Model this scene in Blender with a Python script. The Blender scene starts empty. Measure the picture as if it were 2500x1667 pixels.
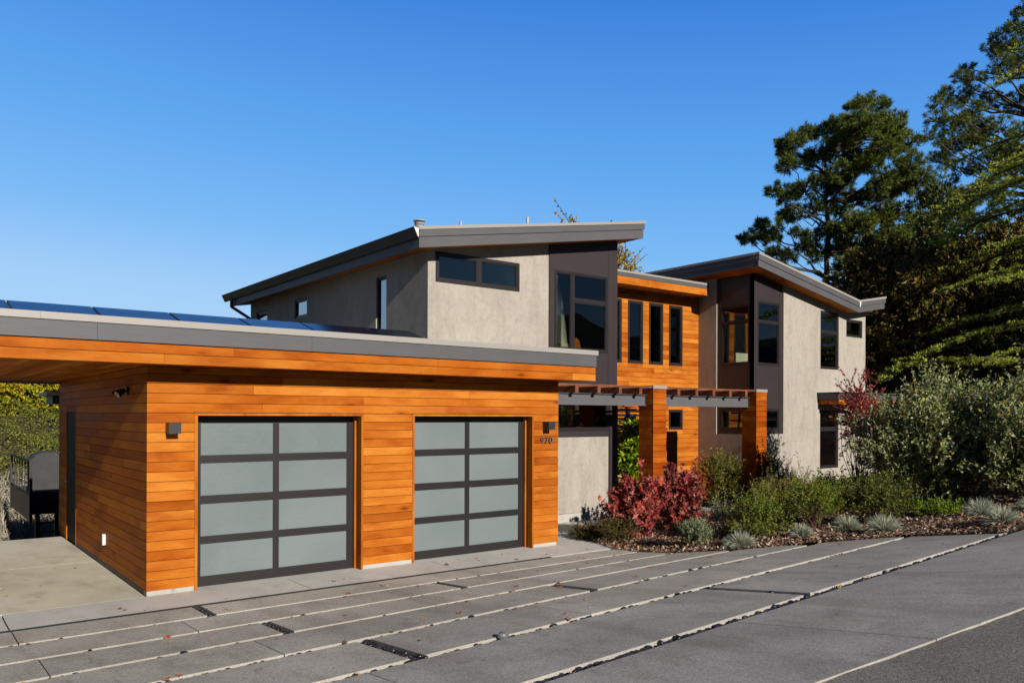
import bpy, math, random
import numpy as np
from mathutils import Vector, Matrix
from mathutils.geometry import tessellate_polygon
S = bpy.context.scene
COL = S.collection
D = bpy.data

# ------------------------------------------------------------------ camera
TH = math.radians(52.38258)
CAM = Vector((-2.393, -10.185, 2.15))
Fw = Vector((math.cos(TH), math.sin(TH), 0)); Rt = Vector((math.sin(TH), -math.cos(TH), 0)); Up = Vector((0, 0, 1))
rho = 0.0032
cx_ = Rt*math.cos(rho) + Up*math.sin(rho); cy_ = -Rt*math.sin(rho) + Up*math.cos(rho)
cd = D.cameras.new("camera"); cam = D.objects.new("camera", cd); COL.objects.link(cam)
m = Matrix((cx_, cy_, -Fw)).transposed().to_4x4(); m.translation = CAM
cam.matrix_world = m
cd.sensor_width = 36; cd.lens = 28.296; cd.shift_y = 0.07254; cd.clip_start = .05; cd.clip_end = 2000
S.camera = cam
# ------------------------------------------------------------------ light
SUN_DIR = Vector((.055, 1, -.42)).normalized()
SUN_E = 5.0
sl = D.lights.new("sun", 'SUN'); sl.energy = SUN_E; sl.angle = math.radians(.5); sl.color = (1, .94, .84)
so = D.objects.new("sun", sl); COL.objects.link(so); so.rotation_euler = SUN_DIR.to_track_quat('-Z', 'Y').to_euler(); so.location = (0, -30, 30)
W = D.worlds.new("World"); S.world = W; W.use_nodes = True
wn = W.node_tree; bg = wn.nodes['Background']
sky = wn.nodes.new('ShaderNodeTexSky'); sky.sky_type = 'NISHITA'; sky.sun_disc = False
sky.sun_elevation = math.radians(22.7); sky.sun_rotation = math.atan2(-.055, -1)
sky.altitude = 300; sky.air_density = 1.15; sky.dust_density = .15; sky.ozone_density = 2.6
# clear deep-blue autumn sky: the Nishita sky at low strength plus a clean blue elevation gradient
def _w(t, **k):
    nd = wn.nodes.new(t); [setattr(nd, a, b) for a, b in k.items()]; return nd
wtc = _w('ShaderNodeTexCoord'); wsp = _w('ShaderNodeSeparateXYZ'); wn.links.new(wtc.outputs['Generated'], wsp.inputs[0])
wdot = _w('ShaderNodeVectorMath', operation='DOT_PRODUCT'); wdot.inputs[1].default_value = (.055, -.042, 1.0); wn.links.new(wtc.outputs['Generated'], wdot.inputs[0])
wr = _w('ShaderNodeValToRGB'); e = wr.color_ramp.elements
stops = [(0, (.46, .68, .93)), (.12, (.36, .62, .95)), (.20, (.20, .495, .93)), (.30, (.115, .392, .88)), (.46, (.047, .23, .74)), (.62, (.020, .110, .45)), (1, (.008, .045, .22))]
while len(e) < len(stops): e.new(.5)
for el, (p, c) in zip(e, stops): el.position = p; el.color = (*c, 1)
wn.links.new(wdot.outputs['Value'], wr.inputs[0])
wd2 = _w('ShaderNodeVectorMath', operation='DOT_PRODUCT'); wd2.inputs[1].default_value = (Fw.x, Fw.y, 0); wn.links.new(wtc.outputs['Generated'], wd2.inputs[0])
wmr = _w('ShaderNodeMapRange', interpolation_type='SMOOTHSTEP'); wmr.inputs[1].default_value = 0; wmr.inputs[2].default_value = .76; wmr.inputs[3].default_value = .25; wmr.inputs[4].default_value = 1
wn.links.new(wd2.outputs['Value'], wmr.inputs[0])      # sky dimmed away from the view direction to cut fill on shaded walls
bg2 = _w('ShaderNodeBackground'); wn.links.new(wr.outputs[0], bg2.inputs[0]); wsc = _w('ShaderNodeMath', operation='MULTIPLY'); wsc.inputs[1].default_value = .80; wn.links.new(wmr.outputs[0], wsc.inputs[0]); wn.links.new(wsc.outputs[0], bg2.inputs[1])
wn.links.new(sky.outputs[0], bg.inputs[0]); bg.inputs[1].default_value = .05
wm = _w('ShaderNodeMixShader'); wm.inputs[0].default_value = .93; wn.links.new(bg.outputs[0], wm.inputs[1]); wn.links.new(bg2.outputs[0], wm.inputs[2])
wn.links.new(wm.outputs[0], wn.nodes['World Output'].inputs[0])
S.view_settings.view_transform = 'Standard'; S.view_settings.look = 'None'
S.view_settings.exposure = .36; S.view_settings.gamma = 1
S.render.engine = 'CYCLES'; S.cycles.max_bounces = 8; S.cycles.diffuse_bounces = 1; S.cycles.transparent_max_bounces = 16

# ------------------------------------------------------------------ helpers: tagging
def tag(o, label=None, cat=None, group=None, kind=None):
    if label: o["label"] = label
    if cat: o["category"] = cat
    if group: o["group"] = group
    if kind: o["kind"] = kind
    return o
def empty(name, loc=(0, 0, 0), label=None, cat=None, group=None):
    o = D.objects.new(name, None); o.location = loc; o.empty_display_size = .1; COL.objects.link(o)
    return tag(o, label, cat, group)
class MB:
    def __init__(s): s.v = []; s.f = []; s.m = []
    def add(s, vs, fs, mi=0):
        b = len(s.v); s.v += [tuple(v) for v in vs]; s.f += [tuple(b+i for i in f) for f in fs]; s.m += [mi]*len(fs); return s
    def hexa(s, p, mi=0):   # 8 pts: bottom 4 ccw, top 4 ccw
        return s.add(p, [(3, 2, 1, 0), (4, 5, 6, 7), (0, 1, 5, 4), (1, 2, 6, 5), (2, 3, 7, 6), (3, 0, 4, 7)], mi)
    def box(s, x0, x1, y0, y1, z0, z1, mi=0):
        return s.hexa([(x0, y0, z0), (x1, y0, z0), (x1, y1, z0), (x0, y1, z0), (x0, y0, z1), (x1, y0, z1), (x1, y1, z1), (x0, y1, z1)], mi)
    def abox(s, ax, pl, u0, u1, z0, z1, d0, d1, mi=0):   # box on a wall: ax 'y' -> wall plane y=pl, u=x ; ax 'x' -> plane x=pl, u=y ; depth inward
        if ax == 'y': return s.box(u0, u1, pl+d0, pl+d1, z0, z1, mi)
        return s.box(pl+d0, pl+d1, u0, u1, z0, z1, mi)
    def slope(s, x0, x1, y0, y1, zb0, zb1, zt0, zt1, mi=0):  # box whose bottom and top slope along x
        return s.hexa([(x0, y0, zb0), (x1, y0, zb1), (x1, y1, zb1), (x0, y1, zb0), (x0, y0, zt0), (x1, y0, zt1), (x1, y1, zt1), (x0, y1, zt0)], mi)
    def tube(s, p, q, r0, r1=None, n=6, mi=0, cap=True):
        r1 = r0 if r1 is None else r1
        p = Vector(p); q = Vector(q); d = (q-p).normalized()
        a = d.orthogonal().normalized(); b = d.cross(a); vs = []
        for c, r in ((p, r0), (q, r1)):
            for i in range(n):
                t = 2*math.pi*i/n; vs.append(c+(a*math.cos(t)+b*math.sin(t))*r)
        fs = [(i, (i+1) % n, n+(i+1) % n, n+i) for i in range(n)]
        if cap: fs += [tuple(range(n-1, -1, -1)), tuple(range(n, 2*n))]
        return s.add(vs, fs, mi)
    def wall(s, ax, pl, outline, holes, thick, mi=0):
        loops = [outline]+[[(a, c), (b, c), (b, d), (a, d)] for a, b, c, d in holes]
        P = (lambda u, z, k: (u, pl+k, z)) if ax == 'y' else (lambda u, z, k: (pl+k, u, z))
        flat = [q for l in loops for q in l]
        tri = tessellate_polygon([[Vector((u, z, 0)) for u, z in l] for l in loops])
        n = len(flat); vs = [P(u, z, 0) for u, z in flat]+[P(u, z, thick) for u, z in flat]
        fs = []
        want = -1 if ax == 'y' else -1
        for t in tri:
            a, b, c = [Vector(vs[i]) for i in t]; nn = (b-a).cross(c-a)
            comp = nn.y if ax == 'y' else nn.x
            t = tuple(t) if comp < 0 else tuple(reversed(t))
            fs.append(t); fs.append(tuple(i+n for i in reversed(t)))
        b0 = 0
        for l in loops:
            k = len(l)
            for i in range(k):
                fs.append((b0+i, b0+(i+1) % k, n+b0+(i+1) % k, n+b0+i))
            b0 += k
        return s.add(vs, fs, mi)
    def build(s, name, mats, parent=None, origin=(0, 0, 0), smooth=False, recalc=False, bevel=0):
        me = D.meshes.new(name); o3 = Vector(origin)
        me.from_pydata([tuple(Vector(v)-o3) for v in s.v], [], s.f)
        if not isinstance(mats, (list, tuple)): mats = [mats]
        for mm in mats: me.materials.append(mm)
        me.polygons.foreach_set('material_index', s.m)
        if smooth: me.polygons.foreach_set('use_smooth', [True]*len(s.f))
        me.update()
        if recalc:
            import bmesh
            bm = bmesh.new(); bm.from_mesh(me); bmesh.ops.recalc_face_normals(bm, faces=bm.faces); bm.to_mesh(me); bm.free()
        o = D.objects.new(name, me); COL.objects.link(o)
        if parent is not None: o.parent = parent
        else: o.location = origin
        if bevel:
            bv = o.modifiers.new('b', 'BEVEL'); bv.width = bevel; bv.segments = 2; bv.limit_method = 'ANGLE'
        return o
def copy_tree(o, loc, label=None, rz=None, sc=None):
    c = o.copy(); COL.objects.link(c); c.location = loc
    if rz is not None: c.rotation_euler = (0, 0, rz)
    if sc is not None: c.scale = (sc, sc, sc)
    if label: c["label"] = label
    for ch in list(o.children):
        d = ch.copy(); COL.objects.link(d); d.parent = c
        for g in list(ch.children):
            e = g.copy(); COL.objects.link(e); e.parent = d
    return c

# ------------------------------------------------------------------ materials
class NT:
    def __init__(s, name, rough=.6, spec=.5, metal=0):
        s.m = D.materials.new(name); s.m.use_nodes = True; s.t = s.m.node_tree; s.p = s.t.nodes['Principled BSDF']; s.out = s.t.nodes['Material Output']
        s.p.inputs['Roughness'].default_value = rough; s.p.inputs['Specular IOR Level'].default_value = spec; s.p.inputs['Metallic'].default_value = metal
        s._tc = None
    def n(s, typ, **kw):
        nd = s.t.nodes.new(typ)
        for k, v in kw.items(): setattr(nd, k, v)
        return nd
    def l(s, a, b): s.t.links.new(a, b)
    def co(s, scale=(1, 1, 1), rot=(0, 0, 0)):
        if s._tc is None: s._tc = s.n('ShaderNodeTexCoord')
        mp = s.n('ShaderNodeMapping'); mp.inputs['Scale'].default_value = scale; mp.inputs['Rotation'].default_value = rot
        s.l(s._tc.outputs['Object'], mp.inputs[0]); return mp.outputs[0]
    def noise(s, scale, co=None, detail=4, rough=.55, dist=0):
        nd = s.n('ShaderNodeTexNoise'); nd.inputs['Scale'].default_value = scale; nd.inputs['Detail'].default_value = detail
        nd.inputs['Roughness'].default_value = rough; nd.inputs['Distortion'].default_value = dist
        s.l(co if co is not None else s.co(), nd.inputs['Vector']); return nd.outputs['Fac']
    def ramp(s, f, stops, interp='LINEAR'):
        r = s.n('ShaderNodeValToRGB'); r.color_ramp.interpolation = interp; e = r.color_ramp.elements
        while len(e) < len(stops): e.new(.5)
        for el, (p, c) in zip(e, stops): el.position = p; el.color = (*c, 1) if len(c) == 3 else c
        s.l(f, r.inputs[0]); return r.outputs[0]
    def mix(s, f, a, b, mode='MIX'):
        x = s.n('ShaderNodeMix', data_type='RGBA', blend_type=mode)
        for val, inp in ((f, x.inputs[0]), (a, x.inputs[6]), (b, x.inputs[7])):
            if isinstance(val, (int, float)): inp.default_value = val
            elif isinstance(val, tuple): inp.default_value = (*val, 1)
            else: s.l(val, inp)
        return x.outputs[2]
    def mr(s, f, a, b, c, d):
        x = s.n('ShaderNodeMapRange'); s.l(f, x.inputs[0])
        for i, v in enumerate((a, b, c, d)): x.inputs[i+1].default_value = v
        return x.outputs[0]
    def color(s, c, k=.74):     # k: one reflectance scale for every surface, paired with the exposure above
        if isinstance(c, tuple): s.p.inputs['Base Color'].default_value = (*[v*k for v in c], 1)
        else: s.l(s.mix(1.0, c, (k, k, k), 'MULTIPLY'), s.p.inputs['Base Color'])
    def bump(s, f, strength=.3, dist=.01):
        b = s.n('ShaderNodeBump'); b.inputs['Strength'].default_value = strength; b.inputs['Distance'].default_value = dist
        s.l(f, b.inputs['Height']); s.l(b.outputs[0], s.p.inputs['Normal'])
    def island(s):
        return s.n('ShaderNodeNewGeometry').outputs['Random Per Island']

def mat_wood(name, ax, dark=1.0, c=None):
    t = NT(name, .5, .02)
    long_, sh = (.35, 9.0)
    sc = {'x': (long_, 9, 9), 'y': (9, long_, 9), 'z': (9, 9, long_)}[ax]
    sc2 = {'x': (1.2, 3.5, 3.5), 'y': (3.5, 1.2, 3.5), 'z': (3.5, 3.5, 1.2)}[ax]
    isl = t.island()
    off = t.n('ShaderNodeVectorMath', operation='ADD')
    cmb = t.n('ShaderNodeCombineXYZ'); mu = t.n('ShaderNodeMath', operation='MULTIPLY'); mu.inputs[1].default_value = 37
    t.l(isl, mu.inputs[0])
    for i in range(3): t.l(mu.outputs[0], cmb.inputs[i])
    tc = t.n('ShaderNodeTexCoord'); t.l(tc.outputs['Object'], off.inputs[0]); t.l(cmb.outputs[0], off.inputs[1])
    def mp(s_):
        q = t.n('ShaderNodeMapping'); q.inputs['Scale'].default_value = s_; t.l(off.outputs[0], q.inputs[0]); return q.outputs[0]
    g1 = t.noise(6, mp(sc), 6, .65, .1); g2 = t.noise(1.1, mp(sc2), 4, .55, .25); g3 = t.noise(26, mp(sc), 3, .7)
    a, b, d = c or ((.70, .246, .034), (.60, .180, .022), (.43, .104, .013))
    k = lambda q: tuple(v*dark for v in q)
    base = t.ramp(g2, [(.30, k(d)), (.47, k(b)), (.66, k(a))])
    tint = t.ramp(isl, [(0, (.66, .52, .46)), (.10, (.82, .70, .62)), (.28, (.92, .85, .80)), (.5, (1.0, 1.0, 1.0)), (.72, (1.06, 1.14, 1.25)), (.88, (.86, .80, .75))], 'CONSTANT')
    x = t.mix(1.0, base, tint, 'MULTIPLY')
    x = t.mix(.28, x, t.ramp(g1, [(.3, (.62, .58, .55)), (.55, (1, 1, 1)), (.75, (1.12, 1.1, 1.05))]), 'MULTIPLY')
    x = t.mix(.30, x, t.ramp(g3, [(.35, (.5, .45, .4)), (.6, (1, 1, 1))]), 'MULTIPLY')
    # knots
    vo = t.n('ShaderNodeTexVoronoi'); vo.inputs['Scale'].default_value = 1.0; t.l(mp(sc2), vo.inputs['Vector'])
    kn = t.ramp(vo.outputs['Distance'], [(.03, (.25, .14, .10)), (.10, (.8, .7, .65)), (.2, (1, 1, 1))])
    x = t.mix(.8, x, kn, 'MULTIPLY')
    t.color(x); t.bump(g1, .25, .004)
    t.l(t.mr(g2, .3, .7, .38, .58), t.p.inputs['Roughness'])
    return t.m
WOODX = mat_wood('cedar_boards_x', 'x'); WOODY = mat_wood('cedar_boards_y', 'y'); WOODZ = mat_wood('cedar_trim', 'z', .9)
WOODP = mat_wood('pillar_boards', 'x', 1, ((.60, .165, .018), (.48, .115, .011), (.36, .075, .008)))
RAFT = mat_wood('redwood_rafter', 'y', 1, ((.30, .12, .07), (.24, .09, .05), (.17, .06, .035)))
def mat_stucco():
    t = NT('stucco', .85, .2)
    a = t.noise(.55, None, 5, .6, .8); b = t.noise(2.2, t.co((1, 1, .45)), 6, .7, 1.2); c = t.noise(14, None, 5, .6, .4); e = t.noise(90, None, 3, .6)
    x = t.ramp(b, [(.30, (.385, .342, .292)), (.47, (.445, .402, .350)), (.66, (.490, .447, .393))])
    x = t.mix(.6, x, t.ramp(a, [(.3, (.92, .91, .90)), (.65, (1.05, 1.05, 1.05))]), 'MULTIPLY')
    x = t.mix(.5, x, t.ramp(c, [(.36, (.80, .78, .76)), (.5, (1, 1, 1)), (.7, (1.05, 1.05, 1.05))]), 'MULTIPLY')
    st = t.noise(3.2, t.co((2.6, 2.6, .16)), 3, .6)
    x = t.mix(.28, x, t.ramp(st, [(.38, (.80, .78, .76)), (.56, (1, 1, 1))]), 'MULTIPLY')
    t.color(x); ad = t.n('ShaderNodeMath', operation='ADD'); t.l(c, ad.inputs[0]); t.l(e, ad.inputs[1]); t.bump(ad.outputs[0], .22, .006)
    return t.m
STUCCO = mat_stucco()
def mat_paint(name, c, rough=.5, var=.14, sc=3, spec=.4, grain=None):
    t = NT(name, rough, spec); a = t.noise(sc, None, 5, .6, .5)
    x = t.mix(1.0, c, t.ramp(a, [(.3, (1-var,)*3), (.7, (1+var*.6,)*3)]), 'MULTIPLY')
    if grain:
        g = t.noise(8, t.co(grain), 5, .65); x = t.mix(.6, x, t.ramp(g, [(.35, (.82,)*3), (.6, (1.03,)*3)]), 'MULTIPLY'); t.bump(g, .15, .003)
    else: t.bump(t.noise(60, None, 2), .04, .002)
    t.color(x); return t.m
FASCIA = mat_paint('grey_fascia_paint', (.112, .108, .116), .55, .12, 1.2, .35, (.3, .3, 8))
CAPM = mat_paint('grey_metal_cap', (.37, .345, .32), .45, .06, 1)
BRONZE = mat_paint('dark_bronze_frame', (.026, .021, .022), .38, .1, 3)
DOORFR = mat_paint('garage_door_frame', (.021, .016, .0165), .42, .12, 2)
PANEL = mat_paint('dark_metal_panel', (.042, .030, .032), .45, .1, 1.3)
GUTTER = mat_paint('dark_gutter', (.035, .034, .037), .5, .1, 3)
STEEL = mat_paint('painted_steel_beam', (.135, .130, .140), .42, .08, 1)
BLACKM = mat_paint('black_metal', (.018, .018, .02), .45, .1, 4)
WHITE = mat_paint('white_trim', (.75, .77, .74), .5, .03, 2)
PALE = mat_paint('interior_wall_paint', (.78, .74, .64), .8, .05, 1)
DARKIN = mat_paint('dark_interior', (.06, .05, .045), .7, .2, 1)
FLOORW = mat_wood('interior_floor', 'x', .5)
GALV = mat_paint('galvanised_pipe', (.42, .42, .42), .35, .1, 6, .6)
ROOFM = mat_paint('roof_membrane', (.33, .32, .30), .8, .1, 2)
CUSH = mat_paint('pale_green_fabric', (.34, .42, .38), .9, .25, 14)
COVER = mat_paint('grey_grill_cover', (.045, .044, .045), .7, .25, 5)
def mat_frost():
    t = NT('frosted_glass', .22, .5); z = t.n('ShaderNodeTexCoord')
    a = t.noise(.9, None, 3, .5); b = t.noise(9, t.co((1, 1, 3)), 4, .7); c = t.noise(45, None, 2, .5)
    x = t.ramp(a, [(.35, (.178, .215, .222)), (.65, (.212, .25, .256))])
    x = t.mix(.12, x, t.ramp(b, [(.3, (.9, .9, .9)), (.6, (1.03, 1.03, 1.03))]), 'MULTIPLY')
    x = t.mix(t.ramp(c, [(.74, (0, 0, 0)), (.78, (.35, .35, .35))]), x, (.5, .52, .5))
    t.color(x); t.l(t.mr(b, .3, .7, .2, .34), t.p.inputs['Roughness']); return t.m
FROST = mat_frost()
def mat_glass(name, refl, tint, f0):
    t = NT(name); t.t.nodes.remove(t.p)
    tr = t.n('ShaderNodeBsdfTransparent'); tr.inputs[0].default_value = (*tint, 1)
    gl = t.n('ShaderNodeBsdfGlossy'); gl.inputs['Roughness'].default_value = .005; gl.inputs[0].default_value = (*refl, 1)
    fr = t.n('ShaderNodeFresnel'); fr.inputs[0].default_value = 1.5
    nz = t.n('ShaderNodeTexNoise'); nz.inputs['Scale'].default_value = 1.1; nz.inputs['Detail'].default_value = 1
    tc = t.n('ShaderNodeTexCoord'); t.l(tc.outputs['Object'], nz.inputs['Vector'])
    bp = t.n('ShaderNodeBump'); bp.inputs['Strength'].default_value = .12; bp.inputs['Distance'].default_value = .03; t.l(nz.outputs['Fac'], bp.inputs['Height'])
    t.l(bp.outputs[0], gl.inputs['Normal'])
    mr = t.mr(fr.outputs[0], 0, 1, f0, 1)
    mx = t.n('ShaderNodeMixShader'); t.l(mr, mx.inputs[0]); t.l(tr.outputs[0], mx.inputs[1]); t.l(gl.outputs[0], mx.inputs[2]); t.l(mx.outputs[0], t.out.inputs[0])
    return t.m
GLASS = mat_glass('window_glass', (1, 1, 1), (.80, .84, .78), .05)
GLASSB = mat_glass('coated_window_glass', (.9, .95, 1), (.4, .42, .42), .50)
def mat_solar():
    t = NT('solar_cells', .14, .30); t.color((.006, .008, .02)); t.p.inputs['Coat Weight'].default_value = .0; t.p.inputs['Coat Roughness'].default_value = .06
    t.p.inputs['Coat IOR'].default_value = 1.6
    br = t.n('ShaderNodeTexBrick'); br.offset = 0; br.inputs['Scale'].default_value = 1; br.inputs['Brick Width'].default_value = .155; br.inputs['Row Height'].default_value = .155; br.inputs['Mortar Size'].default_value = .003
    br.inputs['Color1'].default_value = (.006, .009, .028, 1); br.inputs['Color2'].default_value = (.008, .011, .03, 1); br.inputs['Mortar'].default_value = (.03, .035, .05, 1)
    t.l(t.co(), br.inputs['Vector']); t.color(br.outputs[0]); return t.m
SOLAR = mat_solar()
def mat_conc(name, a, b, c, speck=.35, stains=.5, sc=1.0, bright_island=True):
    t = NT(name, .9, .08)
    n1 = t.noise(.5*sc, None, 4, .6, .7); n2 = t.noise(3.2*sc, t.co((1, .5, 1)), 5, .65, .4); n3 = t.noise(130, None, 2, .7); n4 = t.noise(48, None, 3, .7)
    x = t.ramp(n1, [(.32, a), (.5, b), (.68, c)])
    x = t.mix(stains, x, t.ramp(n2, [(.3, (.74, .73, .71)), (.5, (1, 1, 1)), (.72, (1.1, 1.1, 1.1))]), 'MULTIPLY')
    x = t.mix(speck, x, t.ramp(n3, [(.36, (.35, .34, .33)), (.5, (1, 1, 1)), (.64, (1.5, 1.47, 1.4))]), 'MULTIPLY')
    x = t.mix(speck*.8, x, t.ramp(n4, [(.34, (.5, .49, .48)), (.5, (1, 1, 1)), (.68, (1.3, 1.28, 1.25))]), 'MULTIPLY')
    if bright_island: x = t.mix(.7, x, t.ramp(t.island(), [(0, (.90, .90, .91)), (1, (1.10, 1.09, 1.07))]), 'MULTIPLY')
    sp = t.noise(5.5*sc, None, 2, .5, .3)      # drips and small stains
    x = t.mix(.8, x, t.ramp(sp, [(.68, (1, 1, 1)), (.73, (.72, .70, .68))]), 'MULTIPLY')
    if name == 'driveway_concrete':            # faint tyre tracks running out of the two garage doors
        sx = t.n('ShaderNodeSeparateXYZ'); wob = t.noise(.35, None, 2); t.l(t.co(), sx.inputs[0])
        ad = t.n('ShaderNodeMath', operation='MULTIPLY_ADD'); t.l(wob, ad.inputs[0]); ad.inputs[1].default_value = .7; t.l(sx.outputs[0], ad.inputs[2])
        st = []
        for c in (1.32, 2.76, 4.40, 5.84): st += [((c-.17)/8, (1, 1, 1)), ((c-.05)/8, (.80, .79, .78)), ((c+.05)/8, (.80, .79, .78)), ((c+.17)/8, (1, 1, 1))]
        x = t.mix(t.mr(n2, .35, .6, .2, .9), x, t.ramp(t.mr(ad.outputs[0], 0, 8, 0, 1), st), 'MULTIPLY')
    t.color(x); t.bump(n3, .25, .004); return t.m
SLAB = mat_conc('driveway_concrete', (.40, .378, .343), (.475, .452, .412), (.565, .54, .495), .62, .8)
APRON = mat_conc('apron_concrete', (.55, .53, .50), (.63, .605, .57), (.70, .675, .64), .2, .5)
PADM = mat_conc('pad_concrete', (.56, .50, .385), (.67, .61, .475), (.73, .675, .55), .1, .8, .8)
EDGEM = mat_conc('slab_edge_concrete', (.42, .40, .36), (.47, .445, .40), (.52, .49, .44), .25, .6)
FOOTM = mat_conc('foundation_concrete', (.46, .44, .41), (.50, .48, .45), (.54, .52, .49), .1, .3)
ASPH = mat_conc('asphalt', (.28, .256, .222), (.33, .302, .262), (.37, .342, .30), 1.0, .5)
def mat_mulch():
    t = NT('bark_mulch', .95, .1); a = t.noise(38, t.co((1, 1.6, 1)), 6, .75, .5); b = t.noise(3, None, 3)
    x = t.ramp(a, [(.3, (.030, .018, .012)), (.48, (.10, .060, .040)), (.62, (.22, .14, .095)), (.75, (.36, .25, .18))])
    x = t.mix(.5, x, t.ramp(b, [(.3, (.7, .7, .7)), (.7, (1.1, 1.05, 1))]), 'MULTIPLY')
    t.color(x); t.bump(a, 1, .03); return t.m
MULCH = mat_mulch()
def mat_soil():
    t = NT('soil', .95, .1); a = t.noise(2, None, 8, .7); t.color(t.ramp(a, [(.3, (.035, .028, .018)), (.6, (.10, .085, .05))])); t.bump(a, .6, .05); return t.m
SOIL = mat_soil()
def mat_added_hill():
    t = NT('added_reflection_hill', .9, .1); a = t.noise(.35, None, 9, .75, 1); t.color(t.ramp(a, [(.35, (.008, .012, .006)), (.52, (.03, .035, .015)), (.7, (.10, .09, .045))])); t.bump(a, 1, .8); return t.m  # surface of the unseen hill put in for the window reflections
ADDED_HILL = mat_added_hill()
def mat_island(name, cols, rough=.6, trans=0, spec=.3, bump=False):
    t = NT(name, rough, spec); isl = t.island()
    n = len(cols); x = t.ramp(isl, [((i+.5)/n, c) for i, c in enumerate(cols)])
    t.color(x, 1.1 if trans else .8)
    if trans:
        tl = t.n('ShaderNodeBsdfTranslucent'); t.l(x, tl.inputs[0]); mx = t.n('ShaderNodeMixShader'); mx.inputs[0].default_value = trans
        t.l(t.p.outputs[0], mx.inputs[1]); t.l(tl.outputs[0], mx.inputs[2]); t.l(mx.outputs[0], t.out.inputs[0])
    return t.m
PEB = mat_island('black_pebble', [(.010, .011, .014), (.018, .019, .024), (.030, .031, .036), (.014, .014, .017)], .35, 0, .5)
CHIP = mat_island('bark_chip', [(.09, .055, .04), (.20, .125, .085), (.34, .23, .16), (.52, .40, .30), (.14, .08, .05), (.05, .03, .02), (.46, .20, .09), (.62, .50, .40)], .85, 0, .1)
BARK = mat_paint('bark', (.085, .062, .048), .9, .5, 9)
TWIG = mat_island('twig', [(.13, .09, .06), (.22, .17, .12), (.09, .06, .04)], .8)
STEMG = mat_island('pale_stem', [(.20, .16, .12), (.30, .25, .19), (.14, .11, .08)], .8)
DRYT = mat_island('dry_twig', [(.42, .37, .28), (.30, .26, .19), (.52, .47, .37), (.16, .13, .09)], .8)
L = lambda n, c, tr=.25, r=.5: mat_island('leaf_'+n, [(a*1.25, b*1.32, d*.62) for a, b, d in c], r, tr, .16)
LRED = mat_island('leaf_red', [(.30, .06, .04), (.16, .014, .018), (.30, .028, .026), (.44, .07, .045), (.12, .014, .022), (.34, .07, .06), (.055, .012, .018), (.22, .10, .05), (.50, .14, .14)], .5, .2, .2)
LDARK = L('purple_brown', [(.035, .022, .016), (.06, .05, .022), (.10, .07, .035), (.05, .018, .016), (.075, .075, .03)])
LORANGE = L('orange_red', [(.30, .06, .02), (.20, .04, .02), (.12, .07, .02), (.36, .11, .03)])
LGREEN = L('mid_green', [(.055, .095, .018), (.085, .125, .026), (.13, .16, .035), (.04, .065, .015), (.16, .15, .04)])
LBRONZ = L('bronze_green', [(.07, .085, .022), (.12, .11, .035), (.16, .10, .04), (.045, .065, .02), (.18, .15, .06)])
LDEEP = L('deep_green', [(.028, .042, .015), (.05, .068, .022), (.08, .095, .03), (.12, .11, .04)])
LBRIGHT = L('bright_green', [(.08, .13, .018), (.12, .17, .025), (.055, .09, .014), (.15, .18, .04)])
LFATS = L('glossy_green', [(.17, .22, .018), (.28, .32, .03), (.08, .13, .014), (.30, .34, .06), (.05, .085, .012)], .25, .3)
LGREYG = mat_island('leaf_grey_green', [(.13, .165, .085), (.19, .225, .125), (.09, .12, .055), (.26, .29, .17)], .5, .2, .2)
LPALE = mat_island('leaf_pale_green', [(.26, .30, .15), (.17, .22, .065), (.24, .28, .10), (.11, .15, .045), (.38, .41, .24), (.075, .11, .032), (.36, .30, .04), (.20, .25, .085)], .5, .22, .18)
LFESC = mat_island('leaf_blue_fescue', [(.30, .345, .26), (.38, .41, .30), (.21, .26, .20), (.44, .41, .27)], .5, .2, .2)
LYEL = L('yellow_green', [(.34, .30, .02), (.22, .26, .02), (.42, .32, .03), (.12, .17, .015), (.40, .20, .03)], .35)
LIVY = L('ivy', [(.10, .105, .03), (.06, .075, .02), (.15, .14, .05), (.20, .18, .08), (.035, .045, .015)])
LGOLD = L('golden_brown', [(.30, .18, .04), (.22, .11, .03), (.36, .26, .07), (.16, .14, .04)])
LPINE = L('pine_needle', [(.042, .065, .022), (.065, .09, .028), (.10, .12, .034), (.026, .040, .016), (.13, .11, .04)], .1)
LCED = L('cedar_needle', [(.18, .21, .05), (.27, .30, .075), (.115, .145, .04), (.34, .34, .12)], .2)
LBROWNG = L('brown_evergreen', [(.07, .06, .022), (.11, .07, .03), (.045, .05, .018), (.18, .09, .04), (.03, .032, .013)], .1)
LMAPLE = mat_island('leaf_maple', [(.26, .02, .035), (.36, .035, .05), (.17, .015, .03), (.20, .05, .04)], .5, .25, .2)
FLOW = mat_island('lavender_flower', [(.50, .46, .68), (.62, .58, .74), (.42, .38, .62)], .6, .2)
FLOWR = mat_island('red_flower', [(.55, .02, .02), (.42, .015, .02)], .6, .2)

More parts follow.
